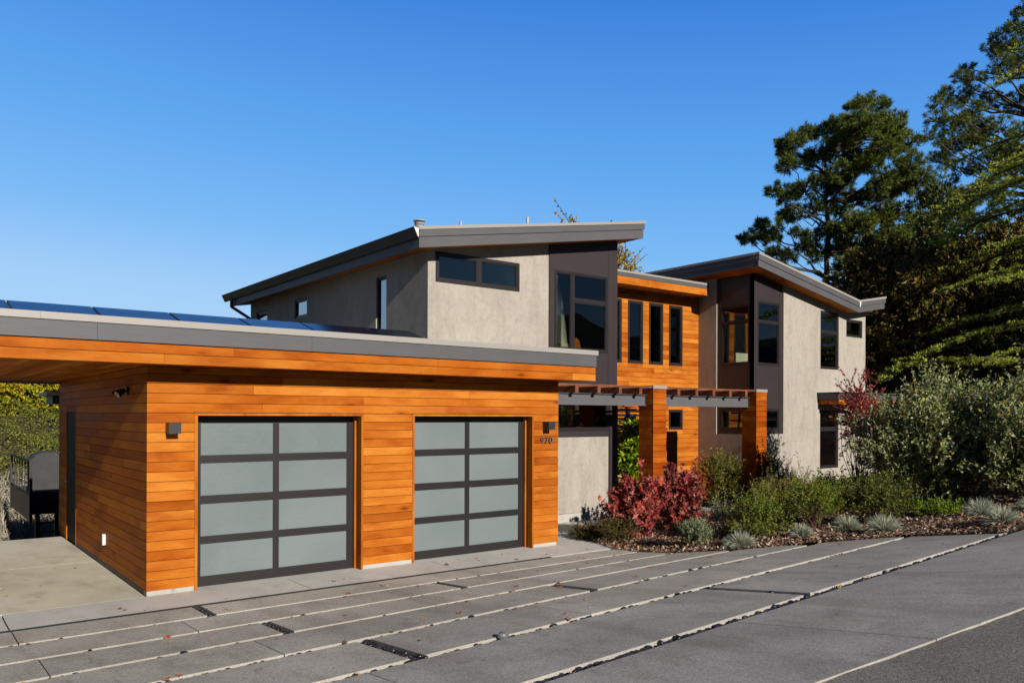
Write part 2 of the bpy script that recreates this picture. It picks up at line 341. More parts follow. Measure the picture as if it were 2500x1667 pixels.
# ------------------------------------------------------------------ ground height
def ss(a, b, x):
    t = np.clip((x-a)/(b-a), 0, 1); return t*t*(3-2*t)
def G(x, y):
    x = np.asarray(x, float); y = np.asarray(y, float)
    d = np.clip(-(y+1.05), 0, 9)
    z = d*(.035+.009*np.clip(x, -12, 14)+.006*d)
    z = z + .035*np.clip(x-8, 0, 14)*np.clip(1-(-1-y)/3, 0, 1)
    z = z + 11.5*ss(24, 62, -y)*(1+.14*np.sin(x*.19)*np.sin(x*.053+1)+.06*np.sin(x*.71+y*.3))  # added hill behind the camera, shaped to darken window reflections
    return z
def g(x, y): return float(G(x, y))
_by = [-8, -6.05, -4.6, -3.65, -2.95, -2.24, -1.9, -1.0, -.785, .7]
_bx = [8.6, 8.70, 8.86, 8.27, 7.48, 6.95, 6.87, 6.95, 6.98, 7.42]
def bound(y): return float(np.interp(y, _by, _bx))
def terrain():
    xs = np.concatenate([np.linspace(-160, -14, 14), np.arange(-12, 36, .6), np.linspace(38, 180, 18)])
    ys = np.concatenate([np.linspace(-160, -26, 22), np.linspace(-24, -12, 9), np.arange(-11, 5.8, .6), [5.82, 6.05], np.arange(6.6, 30, .7), np.linspace(32, 180, 18)])
    X, Y = np.meshgrid(xs, ys); Z = G(X, Y)-.10
    lf = 1-ss(4.0, 5.0, X)
    low = -1.85*ss(5.85, 6.04, Y)+np.clip((Y-19.8)*.52, 0, 4.2)
    Z = np.where(Y > 5.8, Z+low*lf, Z)
    Z = Z+np.where((X > 24) | (Y > 14), .25*np.sin(X*.7)*np.cos(Y*.6), 0)
    nx, ny = len(xs), len(ys)
    v = np.stack([X, Y, Z], -1).reshape(-1, 3)
    f = [(j*nx+i, j*nx+i+1, (j+1)*nx+i+1, (j+1)*nx+i) for j in range(ny-1) for i in range(nx-1)]
    b = MB(); b.v = [tuple(p) for p in v]; b.f = f
    b.m = [1 if v[q[0]][1] < -22 else 0 for q in f]
    return tag(b.build('ground', [SOIL, ADDED_HILL], smooth=True), kind='structure')
terrain()

# ------------------------------------------------------------------ paving
def slab(b, x0, x1, y0, y1, off=0, th=.13, fy0=None, mi_edge=1):
    """y0>y1 (y1 nearer the camera)."""
    n = max(1, int(round((x1-x0)/1.0))); xs = np.linspace(x0, x1, n+1)
    vs = []
    for k in range(n+1):
        ya = y0 if fy0 is None else y0
        for y in (y0, y1(xs[k]) if callable(y1) else y1):
            z = g(xs[k], y)+off; vs += [(xs[k], y, z), (xs[k], y, z-th)]
    top = [(4*k, 4*k+2, 4*k+6, 4*k+4) for k in range(n)]
    near = [(4*k+2, 4*k+3, 4*k+7, 4*k+6) for k in range(n)]
    far = [(4*k+4, 4*k+5, 4*k+1, 4*k) for k in range(n)]
    e = 4*n
    base = len(b.v); b.v += vs
    for grp, mi in ((top, 0), (near, mi_edge), (far, mi_edge), ([(0, 1, 3, 2), (e+2, e+3, e+1, e)], mi_edge)):
        for f in grp: b.f.append(tuple(base+i for i in f)); b.m.append(mi)
gaps = []      # (x0,y0,x1,y1,width) regions for pebbles
XL = -9.0
LN = [-.865, -1.425, -2.12, -2.833, -3.65, -4.662, -5.935]
GW = [0, .060, .065, .07, .085, .10, .135]
cuts = {1: [(-1.45, .012), (.32, .10)], 2: [(-.02, .010), (3.1, .10)], 3: [(-1.385, .010), (.6, .11), (2.25, .008)],
        4: [(.23, .010), (3.8, .12)], 5: [(.92, .14), (2.8, .010)], 6: [(.43, .010), (4.35, .11)]}
dw = MB()
edge7 = lambda x: -7.533-.127*(x-1.97)
for i in range(1, 7):
    ya = LN[i-1]-GW[i-1]; yb = LN[i]
    xe = bound((ya+yb)/2)+.12 if i < 6 else bound(yb)+.1
    x = XL
    for c, w in cuts[i]+[(xe, 0)]:
        slab(dw, x, c-w/2, ya, yb); x = c+w/2
        if w > .05: gaps.append((c-w/2, yb, c+w/2, ya))
    if i >= 1: gaps.append((XL+4, yb-GW[i], xe if i < 6 else 9.2, yb))
x = XL
for c, w in ((3.1, .010), (5.63, .010), (8.3, .008), (20, 0)):
    slab(dw, x, c-w/2, LN[6]-GW[6], edge7); x = c+w/2
tag(dw.build('driveway', [SLAB, EDGEM]), kind='structure')
ap = MB(); x = XL
for c, w in ((-1.46, .014), (1.73, .008), (3.9, .008), (6.43, .006), (6.95, 0)):
    slab(ap, x, c-w/2, -.004, -.785, th=.12); x = c+w/2
for c0, c1 in ((.585, 2.80), (3.66, 5.87)):     # thresholds under the doors
    ap.box(c0, c1, .001, .5, -.12, -.004)
ap.box(6.432, 7.42, .001, .70, -.12, -.001); ap.box(6.432, 9.9, .705, 2.29, -.12, -.001)
ap.hexa([(6.956, -.78, -.12), (7.0, -.78, -.12), (7.3, .0, -.12), (6.956, .0, -.12), (6.956, -.78, -.002), (7.0, -.78, -.002), (7.3, .0, -.002), (6.956, .0, -.002)])
tag(ap.build('apron', [APRON, EDGEM]), kind='structure')
gaps.append((5.62, -.865, 6.98, -.79))
wk = MB(); wk.slope(9.905, 12.2, .705, 3.6, -.12, -.0, -.001, .10); wk.slope(12.2, 14.3, 3.0, 3.6, -.0, .04, .10, .16)
tag(wk.build('path', APRON), kind='structure')
pd = MB(); pd.box(XL, -.012, .004, 2.9, -.13, .0); pd.box(XL, -.012, 2.912, 5.79, -.13, .0)
pd.box(XL, -.02, 5.792, 5.95, -1.7, -.004)
tag(pd.build('parking_pad', PADM), kind='structure')
rd = MB(); xs = np.arange(-14, 40, .2); ts = np.linspace(0, 1, 10)
for xx in xs:
    for t in ts:
        yy = edge7(xx)*(1-t)+t*-19; rd.v.append((xx, yy, g(xx, yy)-.014+(.006*math.sin(xx*9.1)*math.sin(xx*3.3) if t < .01 else 0)))
n = len(ts)
for i in range(len(xs)-1):
    for j in range(n-1): rd.f.append((i*n+j, i*n+j+1, (i+1)*n+j+1, (i+1)*n+j)); rd.m.append(0)
tag(rd.build('road', ASPH), kind='structure')
# trench drain
dr = empty('trench_drain', (0, -.825, 0), 'long dark slotted trench drain grate across the foot of the garage apron', 'drain')
b = MB(); b.box(XL, 5.6, -.865, -.861, -.12, .001); b.box(XL, 5.6, -.789, -.785, -.12, .001); b.box(XL, 5.6, -.861, -.789, -.12, -.05)
b.build('channel', BLACKM, dr, (0, -.825, 0))
b = MB(); x = -2.6
while x < 5.58:
    b.box(x, x+.011, -.860, -.790, -.03, -.003); x += .026
b.box(-2.6, 5.6, -.829, -.821, -.028, -.001)
b.build('grate', BLACKM, dr, (0, -.825, 0))
# mulch bed
def bed():
    b = MB(); rng = np.random.default_rng(4)
    def grid(ys, xl, xr, nx):
        base = len(b.v)
        for y in ys:
            x0, x1 = xl(y), xr(y)
            for i in range(nx+1):
                t = (i/nx)**1.5; x = x0+(x1-x0)*t
                e = min(1, t*14)*min(1, (y-ys[0])*3+.15)
                z = g(x, y)+.012+e*(.05+.03*math.sin(x*2.3+y)*math.cos(y*3.1))+float(rng.uniform(0, .012))
                b.v.append((x+float(rng.uniform(-.02, .02)), y, z))
        for j in range(len(ys)-1):
            for i in range(nx):
                a = base+j*(nx+1)+i; b.f.append((a, a+1, a+nx+2, a+nx+1)); b.m.append(0)
    grid(np.arange(-6.06, .71, .12), lambda y: bound(y)-.02+.03*math.sin(y*9), lambda y: 34, 110)
    grid(np.arange(.72, 3.62, .2), lambda y: 12.2, lambda y: 34, 60)
    return tag(b.build('garden_bed', MULCH, smooth=True), kind='structure')
bed()
def bedz(x, y):
    t = (max(0, x-bound(y))/(34-bound(y)))**(1/1.5); e = min(1, t*14)
    return g(x, y)+.012+e*(.05+.03*math.sin(x*2.3+y)*math.cos(y*3.1))

# ------------------------------------------------------------------ scattered meshes (numpy)
def np_mesh(name, V, F, mats, mi=None, parent=None, origin=(0, 0, 0), smooth=False):
    """V (n,3); F (m,k) uniform polygons"""
    me = D.meshes.new(name); V = np.asarray(V, np.float32)-np.asarray(origin, np.float32)
    m_, k = F.shape
    me.vertices.add(len(V)); me.vertices.foreach_set('co', V.ravel())
    me.loops.add(m_*k); me.loops.foreach_set('vertex_index', F.astype(np.int32).ravel())
    me.polygons.add(m_); me.polygons.foreach_set('loop_start', np.arange(0, m_*k, k, dtype=np.int32))
    if not isinstance(mats, (list, tuple)): mats = [mats]
    for q in mats: me.materials.append(q)
    if mi is not None: me.polygons.foreach_set('material_index', mi.astype(np.int32))
    me.polygons.foreach_set('use_smooth', np.full(m_, smooth))
    me.update(calc_edges=True)
    o = D.objects.new(name, me); COL.objects.link(o)
    if parent is not None: o.parent = parent
    else: o.location = origin
    return o
def unit(a): return a/(np.linalg.norm(a, axis=-1, keepdims=True)+1e-9)
def rdir(rng, n): return unit(rng.normal(size=(n, 3)))
def leaf_quads(rng, P, A, Lg, Wd, fold=.25, nup=.6):
    """rhombic leaves at P along A; returns V,F (2 tris folded as one quad each)"""
    n = len(P); Nn = unit(rdir(rng, n)+np.array([0, -.15, nup])); B = unit(np.cross(A, Nn)); Nn = np.cross(B, A)
    Lg = np.broadcast_to(Lg, n)[:, None]; Wd = np.broadcast_to(Wd, n)[:, None]
    v0 = P; v1 = P+A*Lg*.42+B*Wd*.5+Nn*Wd*fold; v2 = P+A*Lg; v3 = P+A*Lg*.42-B*Wd*.5+Nn*Wd*fold
    V = np.stack([v0, v1, v2, v3], 1).reshape(-1, 3); F = np.arange(4*n).reshape(n, 4)
    return V, F
def lobed(rng, P, A, Lg, nl=5):
    """lobed (oak / maple like) leaves: fan of nl narrow rhombi as one island each leaf -> star polygon"""
    n = len(P); Nn = unit(rdir(rng, n)+np.array([0, -.35, .5])); B = unit(np.cross(A, Nn)); k = 2*nl+1
    ang = np.linspace(-2.0, 2.0, k); rad = np.where(np.arange(k) % 2 == 0, 1.0, .48)*np.cos(ang*.42)
    Lg = np.broadcast_to(Lg, n)[:, None, None]
    ring = P[:, None]+(A[:, None]*(np.cos(ang)*rad)[None, :, None]+B[:, None]*(np.sin(ang)*rad)[None, :, None])*Lg*.62
    ring += Nn[:, None]*rng.uniform(-.1, .14, (n, k, 1))*Lg
    V = np.concatenate([P[:, None], ring], 1)
    F = np.arange((k+1)*n).reshape(n, k+1)
    return V.reshape(-1, 3), F
def merge(parts):
    V = []; F = []; M = []; o = 0
    for v, f, mi in parts:
        V.append(v); F.append(f+o); M.append(np.full(len(f), mi)); o += len(v)
    return np.concatenate(V), np.concatenate(F), np.concatenate(M)
def tubes(P, Q, R0, R1, n=3):
    """many thin prisms"""
    P = np.asarray(P, float); Q = np.asarray(Q, float); d = unit(Q-P); a = unit(np.cross(d, np.where(np.abs(d[:, 2:]) < .9, [[0, 0, 1.]], [[1., 0, 0]]))); c = np.cross(d, a)
    m_ = len(P); R0 = np.broadcast_to(R0, m_)[:, None]; R1 = np.broadcast_to(R1, m_)[:, None]; V = []
    for X, r in ((P, R0), (Q, R1)):
        for i in range(n):
            t = 2*math.pi*i/n; V.append(X+(a*math.cos(t)+c*math.sin(t))*r)
    V = np.stack(V, 1).reshape(-1, 3); base = np.arange(m_)[:, None]*2*n
    F = np.concatenate([base+np.array([i, (i+1) % n, n+(i+1) % n, n+i]) for i in range(n)])
    return V, F

def pebbles():
    rng = np.random.default_rng(3); import bmesh
    bm = bmesh.new(); bmesh.ops.create_icosphere(bm, subdivisions=2, radius=1); sv = np.array([v.co[:] for v in bm.verts]); sf = np.array([[v.index for v in f.verts] for f in bm.faces]); bm.free()
    P = []
    for x0, y0, x1, y1 in gaps:
        x0 = max(x0, -4.6)
        w, h = x1-x0, y1-y0; n = int(w*h/(.036*.030))+2
        P.append(np.stack([rng.uniform(x0, x1, n), rng.uniform(y0+.012, y1-.012, n)], 1))
    P = np.concatenate(P); n = len(P)
    sz = rng.uniform(.016, .032, (n, 1)); sc = np.concatenate([sz*rng.uniform(.9, 1.45, (n, 1)), sz*rng.uniform(.75, 1, (n, 1)), sz*rng.uniform(.5, .8, (n, 1))], 1)
    th = rng.uniform(0, 6.28, n)
    Z = G(P[:, 0], P[:, 1])-.050+rng.uniform(0, .024, n)+(rng.uniform(size=n) < .035)*.018
    v = sv[None]*sc[:, None]; c, s = np.cos(th)[:, None], np.sin(th)[:, None]
    v = np.stack([v[..., 0]*c-v[..., 1]*s, v[..., 0]*s+v[..., 1]*c, v[..., 2]], -1)+np.stack([P[:, 0], P[:, 1], Z], 1)[:, None]
    F = sf[None]+(np.arange(n)*len(sv))[:, None, None]
    o = np_mesh('pebbles', v.reshape(-1, 3), F.reshape(-1, 3), PEB, smooth=True)
    tag(o, 'black river pebbles filling the gaps between the driveway slabs', 'pebbles', kind='stuff')
pebbles()
def mulch_chips():
    rng = np.random.default_rng(8); n = 21000
    y = rng.uniform(-6.05, .6, n); t = rng.uniform(0, 1, n)**1.7; x0 = np.interp(y, _by, _bx); x = x0-.06+t*9
    y2 = rng.uniform(.75, 3.3, 1500); x2 = rng.uniform(12.25, 14.4, 1500)
    x = np.concatenate([x, x2]); y = np.concatenate([y, y2]); n = len(x)
    z = np.array([bedz(a, c) for a, c in zip(x, y)])+rng.uniform(0, .022, n)
    A = unit(np.stack([rng.normal(size=n), rng.normal(size=n), rng.normal(size=n)*.3], 1))
    V, F = leaf_quads(rng, np.stack([x, y, z], 1), A, rng.uniform(.03, .085, n), rng.uniform(.012, .035, n), .15, 1.2)
    tag(np_mesh('mulch', V, F, CHIP), 'brown bark chips and leaf litter covering the garden bed', 'mulch', kind='stuff')
mulch_chips()

# ------------------------------------------------------------------ house
house = empty('house', (0, 0, 0), 'modern two storey house with cedar boarded garage, pale stucco walls and butterfly roofs', 'house')
PITCH = .1178
def boards(b, ax, pl, u0, u1, z0, z1, holes=(), zbase=.056, seed=1, th=.019, gap=.0065, smin=1.6, smax=4.2):
    rng = random.Random(seed); k0 = int(math.floor((z0-zbase)/PITCH)); k = k0
    while zbase+k*PITCH < z1-.004:
        za = max(z0, zbase+k*PITCH); zb = min(z1, zbase+(k+1)*PITCH); k += 1
        if zb-za < .006: continue
        hs_ = [h for h in holes if h[2] < zb-.001 and h[3] > za+.001]
        cuts_ = sorted({u0, u1, *[max(u0, min(u1, q)) for h in hs_ for q in h[:2]]})
        segs = []
        for a, c in zip(cuts_, cuts_[1:]):
            iv = [(za, zb)]
            for h in hs_:
                if h[0] <= a+1e-6 and h[1] >= c-1e-6:
                    ni = []
                    for p, q in iv:
                        if h[2] > p: ni.append((p, min(q, h[2])))
                        if h[3] < q: ni.append((max(p, h[3]), q))
                    iv = [t for t in ni if t[1]-t[0] > .004]
            if segs and segs[-1][2] == iv: segs[-1][1] = c
            else: segs.append([a, c, iv])
        for a, c, iv in segs:
            js = [a]; x = a+rng.uniform(.3, smax)
            while x < c-.5: js.append(x); x += rng.uniform(smin, smax)
            js.append(c)
            for p, q in zip(js, js[1:]):
                for za_, zb_ in iv:
                    dd = rng.uniform(0, .0012)
                    b.abox(ax, pl, p+(.0012 if p != a else 0), q-(.0012 if q != c else 0), za_, zb_-(gap if zb_ == zb else 0), dd, th)
def win(ax, pl, u0, u1, z0, z1, panes, rec=.05, glass=None, blind=None, fr=.05, mat=None, name='window', blackout=False):
    """frame (part) with panes as sub-parts. panes: list of (u0,u1,z0,z1)"""
    b = MB(); b.wall(ax, pl+rec, [(u0, z0), (u1, z0), (u1, z1), (u0, z1)], panes, .07)
    f = b.build(name, mat or BRONZE, house)
    for p in panes:
        q = MB(); q.abox(ax, pl+rec, p[0]-.01, p[1]+.01, p[2]-.01, p[3]+.01, .03, .036); q.build('pane', glass or GLASS, f)
        # inner sash
        s = MB(); w = .018; s.wall(ax, pl+rec+.012, [(p[0]+.001, p[2]+.001), (p[1]-.001, p[2]+.001), (p[1]-.001, p[3]-.001), (p[0]+.001, p[3]-.001)], [(p[0]+w, p[1]-w, p[2]+w, p[3]-w)], .016)
        s.build('sash', mat or BRONZE, f)
    if blind:
        q = MB(); q.abox(ax, pl+rec, blind[0], blind[1], blind[2], blind[3], .10, .15); q.build('roller_blind', WHITE, f)
    return f
# --- garage
doors = [(.585, 2.80), (3.66, 5.87)]; DH = 2.139
dholes = [(a-.037, c+.030, -.2, 2.174) for a, c in doors]
b = MB(); boards(b, 'y', 0, 0, 6.433, .056, 2.735, dholes, seed=5)
b.build('garage_front_cladding', WOODX, house)
b = MB(); b.wall('y', .0195, [(.0195, -.3), (6.43, -.3), (6.43, 2.735), (.0195, 2.735)], [(a-.036, c+.029, -.2, 2.173) for a, c in doors], .12); b.build('garage_front_backing', WOODX, house)
b = MB(); boards(b, 'x', 0, .0195, 6.31, .056, 2.735, [(4.66, 5.52, 0, 2.2)], seed=9); b.build('garage_side_cladding', WOODY, house)
b = MB(); b.wall('x', .0195, [(.15, -.02), (6.31, -.02), (6.31, 2.735), (.15, 2.735)], [(4.66, 5.52, .01, 2.2)], .12); b.build('garage_side_backing', WOODY, house)
b = MB(); b.box(6.435, 6.42, .02, 2.2, 0, 2.735) if False else boards(b, 'x', 6.412, .03, 2.28, .056, 2.735, seed=12, th=.021); b.build('garage_far_cladding', WOODY, house)
b = MB(); b.box(.02, 6.40, 6.2, 6.3, 0, 2.73); b.build('garage_back_wall', WOODX, house)
for x0, x1 in ((.004, .545), (2.832, 3.62), (5.902, 6.40)): MB().box(x0, x1, .006, .14, -.10, .054).build('footing', FOOTM, house)
MB().box(.006, .14, .141, 4.655, -.10, .050).build('footing', FOOTM, house)
b = MB(); b.box(-.001, .005, .12, 4.655, -.02, .050); b.build('base_flashing', GUTTER, house)
for i, (x0, x1) in enumerate(doors):
    t = MB()   # cedar trim and stepped jambs
    t.box(x0-.037, x1+.030, -.008, .10, 2.141, 2.172)
    t.box(x0-.037, x0-.002, -.008, .10, -.004, 2.139); t.box(x1-.002, x1+.030, -.008, .10, -.004, 2.139)
    t.box(x0-.037, x0-.006, .102, .30, -.004, 2.139); t.box(x1+.004, x1+.030, .102, .30, -.004, 2.139); t.box(x0-.037, x1+.030, .102, .30, 2.141, 2.172)
    t.box(x1-.028, x1+.002, .15, .195, -.004, 2.139)
    t.build('door_surround', WOODZ, house)
    t = MB(); t.box(x0-.045, x1+.038, -.016, .01, 2.174, 2.180); t.build('drip_flashing', BRONZE, house)
    dx = x0+.01; X0, X1 = dx, x1-.006
    px = [(X0+.085, X0+1.02), (X0+1.10, X1-.115)]
    rows = [(.122, .530), (.624, 1.033), (1.135, 1.545), (1.642, 2.050)]
    panes = [(a, c, z0, z1) for a, c in px for z0, z1 in rows]
    d = MB(); d.wall('y', .20, [(X0, .004), (X1, .004), (X1, 2.13), (X0, 2.13)], panes, .045)
    for z in (.577, 1.084, 1.594): d.box(X0+.004, X1-.004, .197, .1995, z-.002, z+.002) if False else None
    dob = d.build('garage_door', DOORFR, house)
    for p in panes:
        q = MB(); q.box(p[0]-.006, p[1]+.006, .214, .224, p[2]-.006, p[3]+.006); q.build('pane', FROST, dob)
    q = MB()
    for z in (.577, 1.084, 1.594): q.box(X0+.002, X1-.002, .1955, .1995, z-.006, z+.006)
    q.build('section_joint', BLACKM, dob)
    q = MB(); q.box(X0, X1, .196, .24, -.003, .004); q.build('bottom_seal', BLACKM, dob)
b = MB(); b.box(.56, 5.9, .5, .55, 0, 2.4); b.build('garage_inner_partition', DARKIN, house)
# side door
b = MB(); b.wall('x', -.004, [(4.615, .0), (5.56, .0), (5.56, 2.235), (4.615, 2.235)], [(4.66, 5.515, .0, 2.195)], .10); b.build('side_door_surround', WOODZ, house)
sd = MB().box(.012, .05, 4.665, 5.51, .012, 2.19).build('side_door', mat_paint('black_door', (.005, .005, .005), .6, .1, 3, .1), house)
b = MB(); b.tube((.011, 5.4, 1.0), (-.04, 5.4, 1.0), .010); b.tube((-.04, 5.4, 1.0), (-.04, 5.29, 1.0), .009); b.build('handle', GALV, sd)
# garage roof / carport
b = MB(); boards(b, 'y', -.46, -8.5, 6.846, 2.731, 2.958, zbase=2.731, seed=21, th=.03, smin=2.4, smax=4.5)
b.build('garage_cedar_fascia', WOODX, house)
b = MB(); b.box(6.816, 6.844, -.428, 6.6, 2.733, 2.955); b.build('garage_cedar_fascia_end', WOODY, house)
b = MB(); cuts3 = [-8.5, -.62, 1.86, 6.858]
for x0, x1 in zip(cuts3, cuts3[1:]): b.box(x0+.002, x1-.001, -.472, -.430, 2.964, 3.152)
b.box(6.82, 6.857, -.428, 6.6, 2.96, 3.152); b.build('garage_grey_fascia', FASCIA, house)
b = MB(); cuts3 = [-8.5, -1.16, 3.1, 6.885]
for x0, x1 in zip(cuts3, cuts3[1:]): b.box(x0+.001, x1-.0005, -.488, -.36, 3.155, 3.232)
b.box(6.77, 6.884, -.359, 6.6, 3.155, 3.231); b.build('garage_roof_cap', CAPM, house)
b = MB(); b.box(-8.5, 6.76, -.355, 6.55, 3.06, 3.16); b.build('garage_roof', ROOFM, house)
b = MB(); rngs = random.Random(2); x = -8.5
while x < 6.80:
    x2 = min(x+.118, 6.812); y0 = -.428
    cutsy = [y0]+sorted(rngs.uniform(.5, 5.8) for _ in range(2))+[6.5]
    for ya, yb in zip(cutsy, cutsy[1:]): b.box(x, x2-.006, ya, yb-.001, 2.737, 2.752)
    x = x2
b.build('carport_soffit', WOODY, house)
b = MB(); b.box(-8.5, 6.8, -.42, 6.5, 2.754, 2.80); b.build('soffit_backing', DARKIN, house)
b = MB(); b.box(-8.5, 6.8, 6.502, 6.54, 2.70, 3.155); b.build('rear_fascia', FASCIA, house)
b = MB(); b.slope(-.16, .3, 6.62, 7.6, 2.50, 2.50, 2.56, 2.58); b.build('rear_eave', CAPM, house); MB().box(-.06, .3, 6.64, 7.4, 2.34, 2.498).build('rear_eave_fascia', GUTTER, house)

# --- block A (upper volume behind the garage)
YA, XA, XA1, YAB = 2.10, 5.17, 9.90, 11.04
zsA = lambda x: 5.014+.165*(x-4.732)          # soffit height
bay = (7.985, 9.885)
w1 = (5.33, 7.24, 4.555, 5.10)
b = MB(); b.wall('y', YA, [(XA, 0), (bay[0], 0), (bay[0], zsA(bay[0])+.05), (XA, zsA(XA)+.05)], [w1], .2)
b.build('stucco_wall', STUCCO, house)
lw = [(3.62, 4.04, 3.45, 4.868), (7.385, 8.12, 4.43, 4.87), (9.86, 10.63, 4.2, 4.82)]
b = MB(); b.wall('x', XA, [(YA+.201, 0), (YAB, 0), (YAB, 5.10), (YA+.201, 5.10)], lw, .2); b.build('stucco_side_wall', STUCCO, house)
b = MB(); b.box(bay[0]+.001, XA1, YA+3.6, YA+3.7, 0, 5.6); b.box(XA+.21, bay[0], YA+4.2, YA+4.3, 3.2, 5.2); b.build('interior_wall', PALE, house)
b = MB(); b.box(XA+.21, XA1-.2, YA+.25, YAB-.1, 3.0, 3.2); b.build('interior_floor', FLOORW, house)
b = MB(); b.wall('x', XA1-.15, [(YA+.12, 0), (YAB, 0), (YAB, 5.75), (YA+.12, 5.75)], [(2.42, 3.02, 3.5, 5.02), (3.08, 3.50, 3.5, 5.02)], .14); b.box(XA+.2, XA1-.16, YAB-.1, YAB, 0, 5.1); b.build('far_wall', STUCCO, house)
b = MB(); b.box(7.35, 7.4, YA+.4, YA+3.5, 3.2, 5.2); b.build('room_divider', PALE, house)
MB().box(8.0, 9.02, YA+.42, YA+.50, 3.2, 5.5).build('room_divider', PALE, house)
win('y', YA, *w1, [(w1[0]+.06, 6.235, w1[2]+.065, w1[3]-.06), (6.33, w1[1]-.06, w1[2]+.065, w1[3]-.06)], rec=-.012)
for q in lw: win('x', XA, *q, [(q[0]+.05, q[1]-.05, q[2]+.05, q[3]-.05)], glass=GLASSB, rec=.03)
# bay: dark panels with the tall corner window
bw = (8.12, 9.60, 3.485, 5.075)
low = (6.44, 9.645, 1.845, 2.56)
b = MB(); zt = lambda x: zsA(x)+.04
b.wall('y', YA-.03, [(bay[0], 2.56), (bay[0]+.13, 2.56), (bay[0]+.13, zt(bay[0]+.13)), (bay[0], zt(bay[0]))], [], .2)
b.wall('y', YA-.03, [(9.615, 2.56), (9.765, 2.56), (9.765, zt(9.765)), (9.615, zt(9.615))], [], .2)
b.wall('y', YA-.03, [(9.768, 2.56), (bay[1], 2.56), (bay[1], zt(bay[1])), (9.768, zt(9.768))], [], .2)
b.wall('y', YA-.026, [(bay[0]+.133, 5.085), (9.612, 5.085), (9.612, zt(9.612)), (bay[0]+.133, zt(bay[0]+.133))], [], .2)
b.wall('y', YA-.026, [(bay[0]+.133, 2.56), (9.612, 2.56), (9.612, 3.474), (bay[0]+.133, 3.474)], [], .2)
b.build('bay_panel', PANEL, house)
win('y', YA-.03, bay[0]+.135, 9.61, 3.476, 5.083, [(bay[0]+.18, 8.56, 3.53, 5.04), (8.65, 9.55, 3.53, 4.475), (8.65, 9.55, 4.55, 5.04)], rec=-.004, blind=(bay[0]+.2, 9.5, 4.955, 4.975))
# lower wall by the entry
b = MB(); b.wall('y', YA, [(6.44, .165), (9.645, .165), (9.645, 1.722), (6.44, 1.722)], [], .2) if False else None
b = MB(); b.box(6.44, 9.647, YA-.012, YA-.001, .172, 1.722); b.build('lower_stucco_panel', STUCCO, house)
b = MB(); b.box(6.44, 9.647, YA-.020, YA-.001, -.02, .165); b.build('wall_base', FOOTM, house)
b = MB(); b.box(6.44, 9.647, YA-.028, YA-.001, 1.724, 1.842); b.box(9.65, 9.895, YA-.045, YA-.001, 0, 2.558); b.build('entry_dark_trim', PANEL, house)
b = MB(); b.box(6.44, 9.647, YA-.001+.001, YA+.2, 2.561, 3.5) if False else None
f = win('y', YA-.04, 6.44, 9.645, 1.844, 2.556, [(6.6, 7.55, 1.90, 2.51), (7.62, 8.70, 1.90, 2.51), (8.80, 9.58, 1.90, 2.51)], rec=0)
# block A roof
def roofA(y0, y1):
    x0, x1 = 4.72, 10.26; s = .165; zb = 5.014
    z = lambda x, o: zb+o+s*(x-4.732)
    b = MB(); b.slope(x0, x1-.03, y0+.004, y0+.045, z(x0, 0), z(x1-.03, 0), z(x0, .178), z(x1-.03, .178)); b.build('grey_fascia_lower', FASCIA, house)
    b = MB(); b.slope(x0-.01, x1, y0-.016, y0+.045, z(x0-.01, .186), z(x1, .186), z(x0-.01, .300), z(x1, .300)); b.build('grey_fascia_upper', FASCIA, house)
    b = MB(); b.slope(x0-.02, x1+.02, y0-.03, y0+.12, z(x0-.02, .304), z(x1+.02, .304), z(x0-.02, .362), z(x1+.02, .362))
    b.slope(x1-.10, x1+.019, y0+.121, y1, z(x1-.10, .304), z(x1+.019, .304), z(x1-.10, .361), z(x1+.019, .361)); b.build('roof_cap', CAPM, house)
    b = MB(); b.slope(x0+.06, x1-.11, y0+.05, y1, z(x0+.06, .16), z(x1-.11, .16), z(x0+.06, .33), z(x1-.11, .33)); b.build('roof', ROOFM, house)
    b = MB(); b.slope(x0+.045, x1-.035, y0+.05, y1, z(x0+.045, .02), z(x1-.035, .02), z(x0+.045, .06), z(x1-.035, .06)); b.build('soffit', WOODY, house)
    b = MB(); b.box(x0, x0+.04, y0+.05, y1, zb-.002, zb+.18); b.build('eave_fascia', FASCIA, house)
    b = MB(); b.box(x1-.075, x1-.03, y0+.05, y1, z(x1, 0), z(x1, .30)); b.build('high_fascia', FASCIA, house)
    # gutter with sloping face
    b = MB(); b.hexa([(x0-.045, y0-.02, zb+.165), (x0-.003, y0-.02, zb+.165), (x0-.003, y1+.3, zb+.165), (x0-.045, y1+.3, zb+.165), (x0-.125, y0-.02, zb+.335), (x0-.003, y0-.02, zb+.335), (x0-.003, y1+.3, zb+.335), (x0-.125, y1+.3, zb+.335)])
    gt = b.build('gutter', GUTTER, house)
    b = MB(); b.hexa([(x0-.04, y0-.028, zb+.175), (x0-.025, y0-.028, zb+.175), (x0-.025, y0-.021, zb+.175), (x0-.04, y0-.021, zb+.175), (x0-.12, y0-.028, zb+.33), (x0-.03, y0-.028, zb+.33), (x0-.03, y0-.021, zb+.33), (x0-.12, y0-.021, zb+.33)]); b.build('end_cap', WHITE, gt)
    b = MB(); b.tube((x0-.05, y1-.3, zb+.17), (x0-.05, y1-.3, zb-.05), .04); b.tube((x0-.05, y1-.3, zb-.03), (XA-.05, y1-.35, zb-.30), .04); b.tube((XA-.05, y1-.35, zb-.28), (XA-.05, y1-.35, 3.0), .04); b.build('downspout', GUTTER, house)
roofA(1.65, 11.35)
